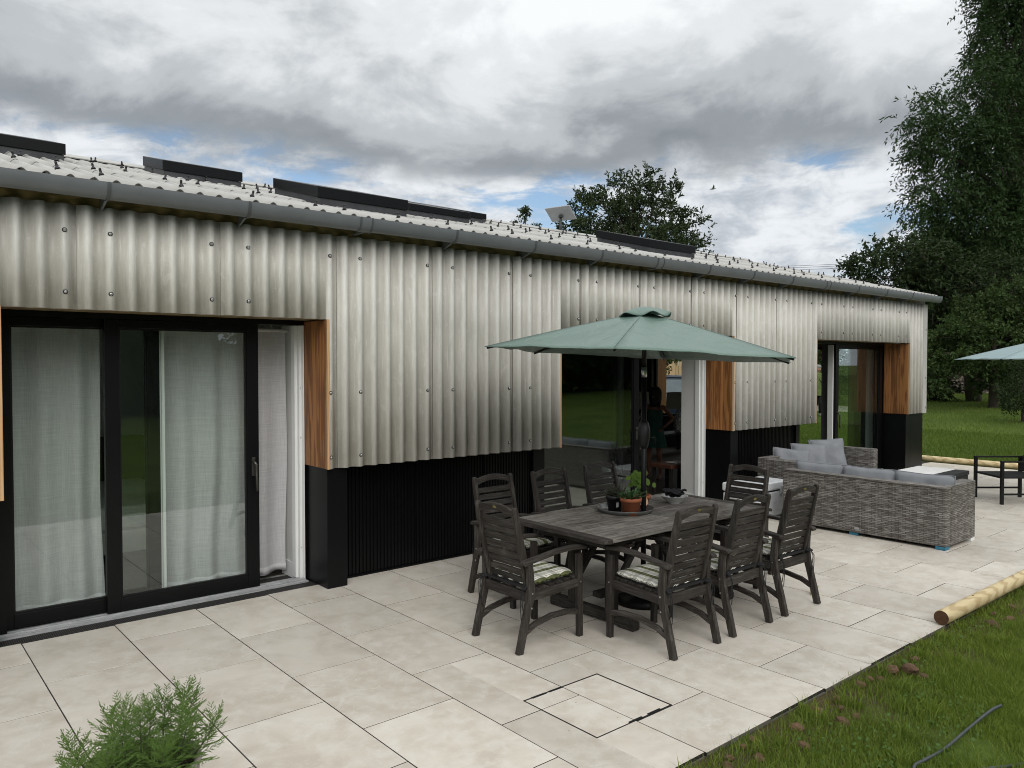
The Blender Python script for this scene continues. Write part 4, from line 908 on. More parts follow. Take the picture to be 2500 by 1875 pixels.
# ------------------------------------------------------------------ lounge set
def pillow(name, label, w, h, th, loc, rot, seed, mat='sofa_cloth', group='grey sofa cushions'):
    m = MB(); n = 18
    def side(sg):
        def fn(u, v):
            a, b = u*2-1, v*2-1; e = max(0, (1-abs(a)**4)*(1-abs(b)**4)); z = th/2*e**.45
            z += .02*e*mnoise.noise((a*2+seed, b*2, sg))+.006*e*math.sin(7*a+seed); ww = 1+.05*mnoise.noise((b*2, seed, 1))-.05*(1-abs(b))*abs(a); hh = 1-.05*(1-abs(a))
            return (a*w/2*ww, b*h/2*hh, sg*z)
        return fn
    m.grid(side(1), n, n); m.grid(side(-1), n, n)
    m.add([], [])
    pip = [(side(1)(t, 0)) for t in [k/24 for k in range(25)]]+[(side(1)(1, t)) for t in [k/24 for k in range(1, 25)]]+[(side(1)(1-t, 1)) for t in [k/24 for k in range(1, 25)]]+[(side(1)(0, 1-t)) for t in [k/24 for k in range(1, 25)]]
    m.tube(pip, .006, 5, caps=False)
    o = m.obj(name, mat, None, fix=False, label=label, cat='cushion', group=group); o.location = loc; o.rotation_euler = rot; return o
def lounge():
    # sofa with its back to the dining table
    X0, X1, Y0, Y1, H = 7.88, 8.69, -2.655, -.765, .675
    s = thing('wicker_sofa', 'grey wicker sofa with its back to the dining table', 'sofa', (X0, Y0, 0))
    MB().box(0, .13, 0, Y1-Y0, .035, H).obj('backrest', 'wicker', s, bevel=.012)
    MB().box(.1305, X1-X0, 0, .15, .035, H).obj('arm_rest', 'wicker', s, bevel=.012)
    MB().box(.1305, X1-X0, Y1-Y0-.15, Y1-Y0, .035, H).obj('arm_rest', 'wicker', s, bevel=.012)
    MB().box(.1305, X1-X0-.01, .1505, Y1-Y0-.1505, .035, .30).obj('seat_base', 'wicker', s, bevel=.01)
    MB().box(.14, X1-X0-.01, .155, Y1-Y0-.155, .302, .40).obj('seat_pad', 'sofa_cloth', s, bevel=.03, seg=3)
    MB().tube([(0, 0, H-.012), (0, Y1-Y0, H-.012)], .012, 6).obj('top_roll', 'wicker', s)
    MB().box(-.004, 0, .93, .98, .075, .10).obj('maker_plate', 'dish_grey', s)
    for y in (.06, .98, 1.83): MB().box(.02, .06, y-.02, y+.02, .018, .036).obj('foot', 'black_plastic', s)
    for y, l in ((-2.34, 'grey cushion poking over the sofa back at its lawn end'), (-1.72, 'grey cushion poking over the middle of the sofa back'), (-1.12, 'grey cushion poking over the sofa back nearest the house')):
        pillow('back_cushion', l, .62, .45, .15, (X0+.205, y, .545), (R(90)+R(8), 0, R(90)), y*3)
    for (x, y, w, l) in ((7.935, -2.60, .115, 'light blue foam block under the near corner of the sofa'), (7.945, -1.655, .10, 'light blue foam block under the middle of the sofa back')):
        MB().box(-w/2, w/2, -.05, .05, 0, .034).obj('foam_block', 'blue_foam', None, bevel=.003, loc=(x, y, .001), label=l, cat='foam block', group='blocks under the sofa')
    MB().box(-.05, .05, -.045, .045, 0, .034).obj('foam_block', 'white_frame', None, bevel=.003, loc=(8.63, -2.61, .001), label='white foam block under the far corner of the sofa arm', cat='foam block', group='blocks under the sofa')
    # second sofa along the house wall
    A0, A1, B0, B1 = 8.72, 10.60, -.69, .12
    s = thing('wicker_sofa', 'grey wicker sofa standing along the black plinth below the cladding', 'sofa', (A0, B0, 0))
    MB().box(0, A1-A0, B1-B0-.13, B1-B0, .035, H).obj('backrest', 'wicker', s, bevel=.012)
    MB().box(0, .15, 0, B1-B0-.1305, .035, H-.01).obj('arm_rest', 'wicker', s, bevel=.012)
    MB().box(A1-A0-.13, A1-A0, 0, B1-B0-.1305, .035, H+.055).obj('arm_rest', 'wicker', s, bevel=.012)
    MB().box(.1505, A1-A0-.1305, .01, B1-B0-.1305, .035, .30).obj('seat_base', 'wicker', s, bevel=.01)
    MB().box(.155, A1-A0-.14, .01, B1-B0-.14, .302, .40).obj('seat_pad', 'sofa_cloth', s, bevel=.03, seg=3)
    for k, (x, y, l, rz) in enumerate(((9.22, -.10, 'grey cushion in the corner of the wall-side sofa, lowest of three', -48), (9.66, -.14, 'grey cushion in the middle of the wall-side sofa', -44), (10.08, -.20, 'plump upright grey cushion at the arm of the wall-side sofa', -40))):
        pillow('back_cushion', l, .50, .47, .17, (x, y, .545+.045*k), (R(90)-R(20), R(5-4*k), R(rz)), k*2.3+1)
    # cooler
    c = thing('cooler_box', 'white cooler box with side handle behind the end dining chair', 'cooler', (8.02, -.30, 0), R(0))
    MB().box(-.42, .42, -.21, .21, .02, .335).obj('body', 'cooler_plastic', c, bevel=.02, seg=3)
    MB().box(-.43, .43, -.22, .22, .352, .46).obj('lid', 'cooler_plastic', c, bevel=.022, seg=3)
    MB().box(-.41, .41, -.2, .2, .335, .352).obj('seal', 'black_plastic', c)
    for x in (-.25, .25): MB().box(x-.03, x+.03, -.235, -.2105, .29, .40).obj('latch', 'dish_grey', c, bevel=.006)
    for x in (-.452, .425): MB().box(x, x+.027, -.09, .09, .27, .32).obj('handle', 'cooler_plastic', c, bevel=.008)
    for z in (.10, .2): MB().box(-.423, .423, -.213, -.2105, z, z+.012).obj('rib', 'cooler_plastic', c)
    # coffee table with a white runner
    k = thing('coffee_table', 'low black coffee table beyond the wicker sofa', 'table', (10.86, -1.25, 0))
    MB().box(-.66, .66, -.35, .35, .36, .42).obj('tabletop', 'dark_rattan', k, bevel=.008); 
    for i in range(4): MB().box(-.645, .645, -.338, .338, .08+i*.071, .08+i*.071+.062).obj('slat_band', 'dark_rattan', k, bevel=.004)
    for x in (-.62, .62):
        for y in (-.32, .32): MB().box(x-.02, x+.02, y-.02, y+.02, 0, .08).obj('leg', 'black_plastic', k)
    m = MB(); nx, ny = 60, 16
    def cl(u, v):
        x = -.63+1.26*u; e = .013*mnoise.noise((u*30, v*2, 3.))+.012*mnoise.noise((u*70, v, 9.)); y = -.18+.52*v+(e if v < .01 or v > .99 else 0)
        return (x+(.02*mnoise.noise((v*20, u, 1)) if u < .01 or u > .99 else 0), y, .4235+.0035*abs(mnoise.noise((u*9, v*5, 2.))))
    m.grid(cl, nx, ny); o = m.obj('table_runner', 'white_cloth', None, fix=False, label='white frayed cloth laid over the black coffee table', cat='cloth'); o.location = (10.86, -1.25, 0)
    # black metal garden chair cut off by the frame
    g = thing('lounge_chair', 'black metal garden armchair at the frame edge under the pale parasol', 'chair', (11.40, -2.06, 0), R(-40))
    for y in (0, .62):
        MB().box(-.02, .02, y-.02, y+.02, 0, .59).obj('leg', 'black_metal', g, bevel=.003); MB().box(.64, .68, y-.02, y+.02, 0, .59).obj('leg', 'black_metal', g, bevel=.003)
        MB().box(-.02, .70, y-.028, y+.028, .5905, .612).obj('arm_rest', 'black_metal', g, bevel=.003); MB().box(.0205, .6395, y-.012, y+.012, .13, .155).obj('stretcher', 'black_metal', g)
    MB().box(.0, .66, .0205, .5995, .36, .39).obj('seat', 'black_cloth', g, bevel=.006)
    m = MB(); m.bar((.62, .31, .40), (.80, .31, .92), .56, .03, (1, 0, 0)); m.obj('backrest', 'black_cloth', g, bevel=.006)
lounge()
# ------------------------------------------------------------------ garden
def at(x, y, d):
    r, u, f = camera_axes(); return CAM+(f+r*((x-1250)/FPX)-u*((y-937.5)/FPX))*d
def planter():
    p = thing('planter', 'feathery green plant in a round stoneware pot at the bottom of the picture', 'planter', (-.035, -2.71, 0)); p.scale = (.92, .92, .93); rr = random.Random(12)
    MB().lathe([(.165, 0), (.195, .12), (.222, .33), (.232, .42), (.238, .428), (.238, .443), (.230, .447), (.214, .440), (.208, .40), (.19, .38)], 44).obj('pot', 'stoneware', p)
    MB().lathe([(.001, .405), (.208, .405)], 24, cap=False).obj('soil', 'soil', p)
    st = MB(); Q = []
    def fil(p0, d, l, w):
        d = d.normalized(); s = d.cross(Vector((rr.uniform(-1, 1), rr.uniform(-1, 1), rr.uniform(-.3, 1)))).normalized()*w; t = p0+d*l; m_ = p0+d*l*.55+Vector((0, 0, l*.05)); Q.append((p0-s*.7, p0+s*.7, m_+s, m_-s)); Q.append((m_-s, m_+s, t+s*.15, t-s*.15))
    def frond(p0, d, l, depth=0):
        d = d.normalized(); side = d.cross(Vector((0, 0, 1))); side = side.normalized() if side.length > .1 else Vector((1, 0, 0)); nrm = side.cross(d); n = 7
        q = p0; pts = [p0]
        for k in range(1, n+1):
            dd = (d+Vector((0, 0, .25*(k/n)-.05))).normalized(); q = q+dd*(l/n); pts.append(q)
            for s in (-1, 1):
                ll = l*.42*(1-.55*k/n)*rr.uniform(.75, 1.2); e = (dd*.75+side*s*.8+nrm*rr.uniform(-.25, .35)).normalized(); fil(q, e, ll, .0018)
                for j in range(3):
                    b = q+e*ll*(.3+.22*j); fil(b, (e+side*s*rr.uniform(-.6, .6)+dd*rr.uniform(.1, .8)+nrm*rr.uniform(-.4, .4)), ll*rr.uniform(.35, .6), .0013)
        for a, b in zip(pts, pts[1:]): fil(a, b-a, (b-a).length, .0017)
    stems = [(-.16, .02, .22, -.10, .02), (-.06, .08, .27, -.03, .05), (.0, -.02, .33, -.01, .0), (.05, .06, .29, .01, .03), (.13, .0, .36, .05, .01), (.10, -.10, .27, .05, -.03), (-.10, -.09, .22, -.07, -.05), (.16, .08, .26, .09, .04), (.03, -.14, .2, .0, -.06), (-.02, .14, .25, .0, .07), (-.17, -.03, .17, -.12, -.04), (.17, -.06, .22, .10, -.05), (-.05, -.03, .28, -.04, -.01), (.08, .01, .34, .02, .0)]
    for x, y, h, lx, ly in stems:
        h *= .76
        b = Vector((x, y, .405)); tip = b+Vector((lx, ly, h)); st.tube([b, b.lerp(tip, .5)+Vector((lx*.1, ly*.1, .01)), tip], [.0035, .003, .0018], 6)
        for k in range(25):
            f = .10+.90*k/24; q = b.lerp(tip, f); a = k*2.4+x*30; e = .15+1.0*f**2; frond(q, Vector((math.cos(a)*math.cos(e), math.sin(a)*math.cos(e), math.sin(e))), (.135-.05*f)*rr.uniform(.8, 1.15))
    st.obj('stems', 'stem_green', p, fix=False)
    V = np.array([tuple(v) for q in Q for v in q], np.float32); F = np.arange(len(V)).reshape(-1, 4); link('leaves', fast_mesh('leaves', V, F, 4), 'fern_leaf', p)
planter()
def logs():
    def log(x0, y0, x1, y1, r, lab, z=0.):
        d = Vector((x1-x0, y1-y0, 0)); L = d.length; o = thing('edging_log', lab, 'log', (x0, y0, z+r), math.atan2(d.y, d.x), 'round timber edging logs')
        n = 22; m = MB(); v = []; rg = [0, .006]+[L*k/9 for k in range(1, 9)]+[L-.006, L]
        for i, s in enumerate(rg):
            for k in range(n):
                a = 2*math.pi*k/n; q = r*(1-.05*(i in (0, len(rg)-1)))*(1+.02*mnoise.noise((s*1.3, math.cos(a), math.sin(a)+x0))); v.append((s, q*math.cos(a), q*math.sin(a)))
        m.add(v, [(i*n+k, (i+1)*n+k, (i+1)*n+(k+1) % n, i*n+(k+1) % n) for i in range(len(rg)-1) for k in range(n)], 0, True); m.obj('log_body', 'log_wood', o)
        for s in (-.002, L+.002): e = MB().lathe([(r*.95, -.002), (r*.95, .002)], n).obj('cut_end', 'log_end', o); e.rotation_euler = (0, R(90), 0); e.location = (s, 0, 0)
        for s in (L*.2, L*.5, L*.8): MB().lathe([(.009, 0), (.009, .002)], 8, (s, 0, r*.985)).obj('nail_hole', 'log_end', o)
    log(5.365, -3.572, 8.36, -3.605, .056, 'pale peeled log lying along the patio edge beside the lawn')
    log(8.38, -3.60, 11.4, -3.60, .054, 'pale log continuing the patio edge outside the frame')
    for i, (a, b, l) in enumerate(((3.9, 1.02, 'edging log behind the house corner seen through the open door'), (1.0, -2.0, 'long edging log between the far end of the patio and the lawn'), (-2.02, -5.0, 'edging log running out of the frame beyond the black armchair'))): log(15.74+.02*i, a, 15.79+.02*i, b, .062, l, -.01)
logs()
def hose():
    Z = -.015; pts = [(4.15, -4.36), (4.0, -4.355), (3.7, -4.345), (3.4, -4.345), (3.15, -4.34), (3.05, -4.335), (2.98, -4.37), (3.0, -4.43), (3.1, -4.49), (3.3, -4.57), (3.52, -4.655), (3.8, -4.75), (4.2, -4.9), (4.9, -5.1)]
    P = [Vector((x, y, Z+.016+.012*math.sin(i*1.7))) for i, (x, y) in enumerate(pts)]; Q = []
    for i in range(len(P)-1):
        a, b, c, d = P[max(i-1, 0)], P[i], P[i+1], P[min(i+2, len(P)-1)]
        for k in range(6):
            t = k/6; Q.append(.5*((2*b)+(c-a)*t+(2*a-5*b+4*c-d)*t*t+(3*b-a-3*c+d)*t**3))
    MB().tube(Q, .0082, 8).obj('garden_hose', 'hose_grey', label='grey garden hose lying doubled back in the grass', cat='hose')
hose()
def stones():
    rr = random.Random(4); spots = [(2.39, -3.72, .042), (2.47, -3.68, .03), (2.62, -3.66, .034), (2.73, -3.65, .03), (2.58, -3.78, .04), (3.30, -3.70, .05), (3.44, -3.76, .038), (3.28, -3.86, .055), (3.40, -3.87, .036), (3.55, -3.70, .036), (3.85, -3.68, .045), (3.98, -3.68, .04), (4.04, -3.72, .034), (3.02, -3.73, .055), (2.86, -3.86, .05), (4.22, -3.70, .06), (4.36, -3.76, .05), (4.28, -3.88, .045), (4.55, -3.72, .04), (5.7, -3.82, .055), (5.95, -3.84, .05), (5.2, -4.15, .05), (6.3, -3.76, .05), (6.0, -3.72, .04), (2.18, -3.70, .036), (2.30, -3.95, .045)]
    base = []
    for k in range(5):
        bm = bmesh.new(); bmesh.ops.create_icosphere(bm, subdivisions=2, radius=1)
        for v in bm.verts: v.co *= 1+.28*mnoise.noise(v.co*1.4+Vector((k*7, 0, 0)))+.1*mnoise.noise(v.co*4+Vector((k, 3, 0)))
        me = bpy.data.meshes.new('stone'); bm.to_mesh(me); bm.free(); me.materials.append(MAT['brown_stone']); base.append(me)
    big = sorted(range(len(spots)), key=lambda i: -spots[i][2])
    for i, (x, y, r) in enumerate(spots):
        o = share('stone', base[i % 5], None, (x, y, -.022+r*.2), (rr.uniform(-.4, .4), rr.uniform(-.4, .4), rr.uniform(0, 6)), (r*rr.uniform(.65, 1.0), r*.72, r*.5))
        tag(o, {13: 'flat brown stone in the grass nearest the access cover', 7: 'broad brown stone a hand-width off the patio edge', 15: 'biggest brown stone touching the dark clod by the patio edge', 19: 'brown stone in the grass beside the pale log', 21: 'lone brown stone far out in the lawn'}.get(i, 'small reddish-brown stone half sunk in the grass along the patio edge'), 'stone', 'brown stones in the grass')
    d = share('stone', base[2], None, (4.30, -3.79, .0), (0, .3, 1), (.075, .05, .04)); tag(d, 'dark clod with a pale chip, largest lump in the grass strip', 'stone')
stones()
# ------------------------------------------------------------------ grass
def blades(name, P, H, Wd, mat, lean=.45, parent=None, label=None, two=True):
    n = len(P); a = RNG.uniform(0, 2*np.pi, n); d = np.stack([np.cos(a), np.sin(a), np.zeros(n)], 1); b = RNG.uniform(0, 2*np.pi, n); ld = np.stack([np.cos(b), np.sin(b), np.zeros(n)], 1)*(RNG.uniform(.05, 1, n)*lean*1.0)[:, None]
    up = np.array([0, 0, 1.0]); h = H[:, None]; w = Wd[:, None]
    v0 = P-d*w/2; v1 = P+d*w/2; m = P+(up*.6+ld*.35)*h; v2 = m+d*w*.42; v3 = m-d*w*.42; t = P+(up*.92+ld)*h
    if two:
        V = np.stack([v0, v1, v2, v3, t], 1).reshape(-1, 3); o = np.arange(n)[:, None]*5; F = np.concatenate([o+[0, 1, 2], o+[0, 2, 3], o+[3, 2, 4]], 1).reshape(-1, 3)
    else:
        V = np.stack([v0, v1, t], 1).reshape(-1, 3); F = np.arange(n*3).reshape(-1, 3)
    return link(name, fast_mesh(name, V, F, 3), mat, parent, label=label, kind='stuff')
def patchy(P, sc, lo):
    k = np.array([mnoise.noise((p[0]*sc, p[1]*sc, 5.)) for p in P]); return k > lo
def grass():
    gz = np.vectorize(ground_z)
    def field(n, x0, x1, y0, y1, lim=None):
        P = np.stack([RNG.uniform(x0, x1, n), RNG.uniform(y0, y1, n), np.zeros(n)], 1); P[:, 2] = gz(P[:, 0], P[:, 1]); return P
    P = np.concatenate([field(150000, 1.2, 5.4, -5.4, -3.60), field(70000, 4.2, 8.6, -5.2, -3.60), field(18000, 1.6, 9.5, -3.70, -3.58)])
    ed = np.clip((-3.62-P[:, 1])/.5, 0, 1); k = np.array([mnoise.noise((p[0]*2.4, p[1]*2.4, 1.)) for p in P])*.5+.5
    P = P[(RNG.uniform(0, 1, len(P)) < np.clip(.14+.86*ed, 0, 1)*np.clip(k*2.6-.45, .10, 1))]; k2 = np.array([mnoise.noise((p[0]*1.3, p[1]*1.3, 8.)) for p in P])
    H = RNG.uniform(.028, .066, len(P))*(1+.5*k2); blades('grass', P, H, RNG.uniform(.002, .0045, len(P)), 'grass_blade', .9, label='short mown grass of the near lawn')
    P = np.concatenate([field(60000, 15.9, 22, -5, 9), field(70000, 20, 40, 0, 22)]); H = RNG.uniform(.035, .085, len(P)); blades('grass', P, H, RNG.uniform(.010, .022, len(P)), 'lawn_blade', .6, label='mown grass of the lawn beyond the house', two=False)
    c = field(110, 1.6, 6.5, -5.2, -3.62); c = c[np.argsort(RNG.uniform(0, 1, len(c)))]; P = np.concatenate([q+np.stack([RNG.normal(0, .028, 70), RNG.normal(0, .028, 70), np.zeros(70)], 1) for q in c]); P = P[P[:, 1] < -3.6]
    blades('grass', P, RNG.uniform(.045, .105, len(P)), RNG.uniform(.003, .006, len(P)), 'grass_blade', 1.1, label='taller ragged tufts standing out of the near lawn')
    # clover and other broad leaves
    m = []; n = 7000; P = field(n, 1.4, 7.5, -5.3, -3.66); P = P[patchy(P, 1.8, .02)]; n = len(P); r = RNG.uniform(.005, .014, n)[:, None]; P[:, 2] += RNG.uniform(.01, .035, n)
    nn = np.stack([RNG.normal(0, .45, n), RNG.normal(0, .45, n), np.ones(n)], 1); nn /= np.linalg.norm(nn, axis=1)[:, None]; s = np.cross(nn, [0, 1, 0]); s /= np.linalg.norm(s, axis=1)[:, None]; t = np.cross(nn, s); V = np.stack([P+(s*math.cos(q)+t*math.sin(q)*.75)*r for q in np.arange(6)*math.pi/3], 1).reshape(-1, 3)
    link('clover', fast_mesh('clover', V, np.arange(len(V)).reshape(-1, 6), 6), 'clover', label='clover and broad weeds growing in the near lawn', kind='stuff')
grass()
# ------------------------------------------------------------------ trees
def leaves_mesh(name, P, D, l, w):
    n = len(P); D = D/np.linalg.norm(D, axis=1)[:, None]; s = np.cross(D, RNG.normal(0, 1, (n, 3))); s /= np.linalg.norm(s, axis=1)[:, None]
    l = l[:, None]; w = w[:, None]; nrm = np.cross(s, D); V = np.stack([P, P+D*l*.45+s*w*.5+nrm*w*.15, P+D*l, P+D*l*.45-s*w*.5+nrm*w*.15], 1).reshape(-1, 3); return fast_mesh(name, V, np.arange(n*4).reshape(-1, 4), 4)
def tree(name, label, base, lobes, dens, leaf, mat, top, trunk_r=.2, droop=.5, group=None, cat='tree', clump=.42, bark='bark', nbr=60, ratio=.42, sprig=14):
    """lobes: (centre, (rx, ry, rz)); dens clusters per lobe volume unit"""
    base = Vector(base); t = thing(name, label, cat, base, 0, group); CP = []; OUT = []
    for c, r in lobes:
        c = Vector(c); nC = max(6, int(dens*(r[0]*r[1]*r[2])**(2/3)))
        u = RNG.normal(0, 1, (nC, 3)); u /= np.linalg.norm(u, axis=1)[:, None]; rad = RNG.uniform(.25, 1.0, nC)**.45
        q = np.array(c)[None]+u*rad[:, None]*np.array(r)[None]; CP.append(q); OUT.append(u)
    CP = np.concatenate(CP); OUT = np.concatenate(OUT); keep = CP[:, 2] > base.z+.15; CP = CP[keep]; OUT = OUT[keep]
    P = []; D = []
    # each clump is a handful of sprigs, each sprig a short arc of leaves
    for c, o in zip(CP, OUT):
        ns = RNG.integers(4, 8)
        for k in range(ns):
            d = o*.8+RNG.normal(0, .65, 3)+np.array([0, 0, .25-droop*.4]); d /= np.linalg.norm(d); L = clump*RNG.uniform(.7, 1.6); s = np.linspace(.1, 1, sprig)[:, None]
            arc = c+RNG.normal(0, clump*.35, 3)+d*L*s+np.array([0, 0, -1.])*droop*L*.55*s**2; P.append(arc+RNG.normal(0, clump*.07, arc.shape)); D.append(d*.7+RNG.normal(0, .6, arc.shape)+np.array([0, 0, -droop*.7]))
    P = np.concatenate(P); D = np.concatenate(D); l = RNG.uniform(.7, 1.3, len(P))*leaf
    me = leaves_mesh('crown', P-np.array(base)[None], D, l, l*ratio); link('crown', me, mat, t)
    m = MB(); top = Vector(top)-base; H = top.length
    path = [Vector((0, 0, -.2)), top*.25+Vector((.02*H, .01*H, 0)), top*.5+Vector((-.015*H, 0, 0)), top*.78, top]; m.tube(path, [trunk_r*1.25, trunk_r, trunk_r*.75, trunk_r*.42, trunk_r*.1], 9)
    idx = RNG.choice(len(CP), min(nbr, len(CP)), replace=False)
    for i in idx:
        e = Vector(CP[i])-base; f = max(.12, min(.9, (e.z/max(top.z, .1))*.75)); k = f*(len(path)-1); a = int(k); s0 = path[a].lerp(path[min(a+1, len(path)-1)], k-a); mid = s0.lerp(e, .5)+Vector((0, 0, .10*(e-s0).length)); r = trunk_r*.28*(1-f*.6)
        m.tube([s0, mid, e], [r, r*.6, r*.15], 5, caps=False)
    m.obj('trunk', bark, t, fix=False); return t
def lob(x, y, d, rx, ry, rd=None):
    p = at(x, y, d); k = d/FPX; return (p, (rx*k, (rd or rx)*k, ry*k))
def gnd(x, d):
    p = at(x, 900, d); return Vector((p.x, p.y, ground_z(p.x, p.y)))
def trees():
    G = 'trees at the end of the garden'
    L = [lob(2490, -60, 35, 100, 140), lob(2470, 100, 35, 82, 105), lob(2415, 205, 34, 60, 54), lob(2268, 280, 33.5, 44, 34), lob(2330, 335, 34, 72, 58), lob(2255, 372, 33.5, 30, 28), lob(2445, 380, 35, 115, 110), lob(2292, 475, 34, 58, 46), lob(2405, 545, 35, 128, 90), lob(2575, 250, 36, 130, 210), lob(2590, 520, 36, 130, 170), lob(2670, 60, 37, 140, 200), lob(2350, 620, 35, 95, 58), lob(2255, 555, 34, 34, 24)]
    tree('ash_tree', 'tall dark ash tree towering at the frame edge above the hedge', gnd(2500, 35), L, 46, .195, 'leaf_ash', at(2500, -120, 35.5), .42, .85, G, clump=.70, nbr=170, ratio=.31, sprig=15)
    L = [lob(2190, 610, 29, 70, 28), lob(2120, 628, 28.5, 40, 14), lob(2085, 642, 28.4, 18, 9), lob(2260, 640, 29.5, 80, 48), lob(2200, 690, 29, 75, 34), lob(2120, 672, 28.6, 34, 14), lob(2300, 700, 30, 90, 60), lob(2420, 690, 31, 100, 70)]
    tree('cherry_tree', 'spreading dark cherry with a drooping bough over the gable end', gnd(2380, 31), L, 44, .15, 'leaf_dark', at(2330, 600, 30.5), .24, .6, G, clump=.36, nbr=70, ratio=.42)
    L = [lob(2395, 770, 28, 70, 42), lob(2470, 745, 28, 70, 55), lob(2330, 840, 27.5, 70, 62), lob(2430, 850, 27.5, 85, 75), lob(2520, 840, 28, 80, 100), lob(2300, 910, 27.3, 46, 40), lob(2440, 930, 28, 50, 40)]
    tree('apple_tree', 'bushy pale green apple tree in front of the stone wall', gnd(2425, 28), L, 70, .12, 'leaf_mid', at(2430, 760, 28), .13, .25, G, clump=.26, nbr=70, ratio=.5)
    L = [lob(2275, 760, 32, 45, 95), lob(2270, 880, 32, 42, 90), lob(2330, 720, 33, 70, 60), lob(2290, 940, 31.5, 38, 42)]
    tree('holly_bush', 'very dark dense bush right behind the house corner', gnd(2280, 32), L, 110, .095, 'leaf_dark', at(2280, 720, 32), .14, .25, G, cat='bush', clump=.28, nbr=40, ratio=.5)
    L = [lob(2487, 955, 23, 42, 38), lob(2530, 930, 23, 60, 60), lob(2470, 985, 22.8, 26, 18)]
    tree('garden_shrub', 'dark leafy shrub in a soil bed at the frame edge', gnd(2500, 23), L, 120, .07, 'leaf_dark', at(2500, 920, 23), .05, .3, cat='shrub', clump=.2, nbr=24)
    for x, d, lab, rx in ((2380, 39, 'dark hedge mass behind the apple tree', 150), (2620, 40, 'dark hedge continuing out of frame behind the ash', 160)):
        tree('background_tree', lab, gnd(x, d), [lob(x, 700, d, rx, 130), lob(x-60, 830, d, rx*.8, 110), lob(x+70, 840, d, rx*.8, 120), lob(x, 930, d, rx, 55)], 60, .16, 'leaf_dark', at(x, 640, d), .25, .3, G, clump=.5, nbr=20, ratio=.5)
    # behind the ridge
    L = [lob(1475, 535, 33, 84, 62), lob(1540, 490, 33, 84, 58), lob(1605, 520, 33, 84, 66), lob(1665, 590, 33, 60, 70), lob(1398, 585, 33, 46, 42), lob(1545, 610, 33, 150, 66), lob(1705, 640, 33, 30, 36), lob(1540, 680, 33, 150, 60), lob(1432, 522, 33, 44, 34), lob(1580, 455, 33, 30, 20)]
    tree('pear_tree', 'rounded airy tree rising behind the ridge of the roof', gnd(1545, 33), L, 23, .155, 'leaf_pear', at(1545, 460, 33), .22, .15, clump=.36, nbr=130, ratio=.42)
    L = [lob(1285, 556, 31, 26, 10), lob(1281, 524, 31, 4, 8), lob(1240, 566, 31, 8, 5), lob(1300, 640, 31, 50, 40)]
    tree('young_tree', 'sparse treetop just showing over the roof beside the flat dish', gnd(1290, 31), L, 6, .11, 'leaf_pear', at(1282, 508, 31), .05, .1, clump=.16, nbr=30)
    # the far side of the garden, behind the camera: seen only in the glass
    def big(label, x, y, h, w, seed):
        b = Vector((x, y, ground_z(x, y))); L = [(b+Vector((0, 0, h*.55)), (w, w, h*.42)), (b+Vector((w*.5, .3, h*.3)), (w*.7, w*.7, h*.28)), (b+Vector((-w*.55, .2, h*.32)), (w*.7, w*.7, h*.3)), (b+Vector((w*.2, 0, h*.78)), (w*.55, w*.55, h*.2))]
        return tree('boundary_tree', label, b, L, 26, .24, 'leaf_ash', b+Vector((0, 0, h*.9)), .22, .4, 'trees along the garden boundary', clump=.6, nbr=12, ratio=.5)
    for i, (x, y, h, w, l) in enumerate(((-11, -27, 8, 3.4, 'broad boundary tree mirrored at the edge of the bedroom glass'), (-5, -26, 9, 3.2, 'tall boundary tree mirrored in the left bedroom pane'), (1.5, -27, 10, 3.6, 'big boundary tree mirrored in the left bedroom pane'), (7.6, -26, 7.5, 2.8, 'boundary tree mirrored left of the sky gap'), (15, -26, 7.0, 2.6, 'boundary tree mirrored right of the sky gap'), (21, -25, 9, 3.6, 'boundary tree mirrored in the middle door'), (29, -25, 10, 4.2, 'tall boundary tree mirrored in the middle door'), (38, -24, 10, 4.4, 'boundary tree mirrored in the far door'), (48, -23, 10, 4.4, 'last boundary tree mirrored in the far door'))): big(l, x, y, h, w, i)
    m = MB(); 
    def hz(u, v): x = -30+100*u; return (x, -30+1.2*mnoise.noise((x*.3, v*3, 0)), -.1+v*(2.9+.5*mnoise.noise((x*.5, 1, 2))))
    hp = []; hd = []
    n = 26000; xs = RNG.uniform(-30, 70, n); zs = RNG.uniform(0, 3.0, n); P = np.stack([xs, -29.5+RNG.normal(0, .5, n), zs+np.maximum(0, xs-17)*.03], 1)
    o = thing('hedge', 'long clipped boundary hedge mirrored in the glass doors', 'hedge'); link('foliage', leaves_mesh('foliage', P, RNG.normal(0, 1, (n, 3)), RNG.uniform(.2, .34, n), RNG.uniform(.12, .2, n)), 'leaf_dark', o)
    m.grid(hz, 80, 4); m.obj('hedge_core', 'leaf_dark', o, fix=False)
trees()
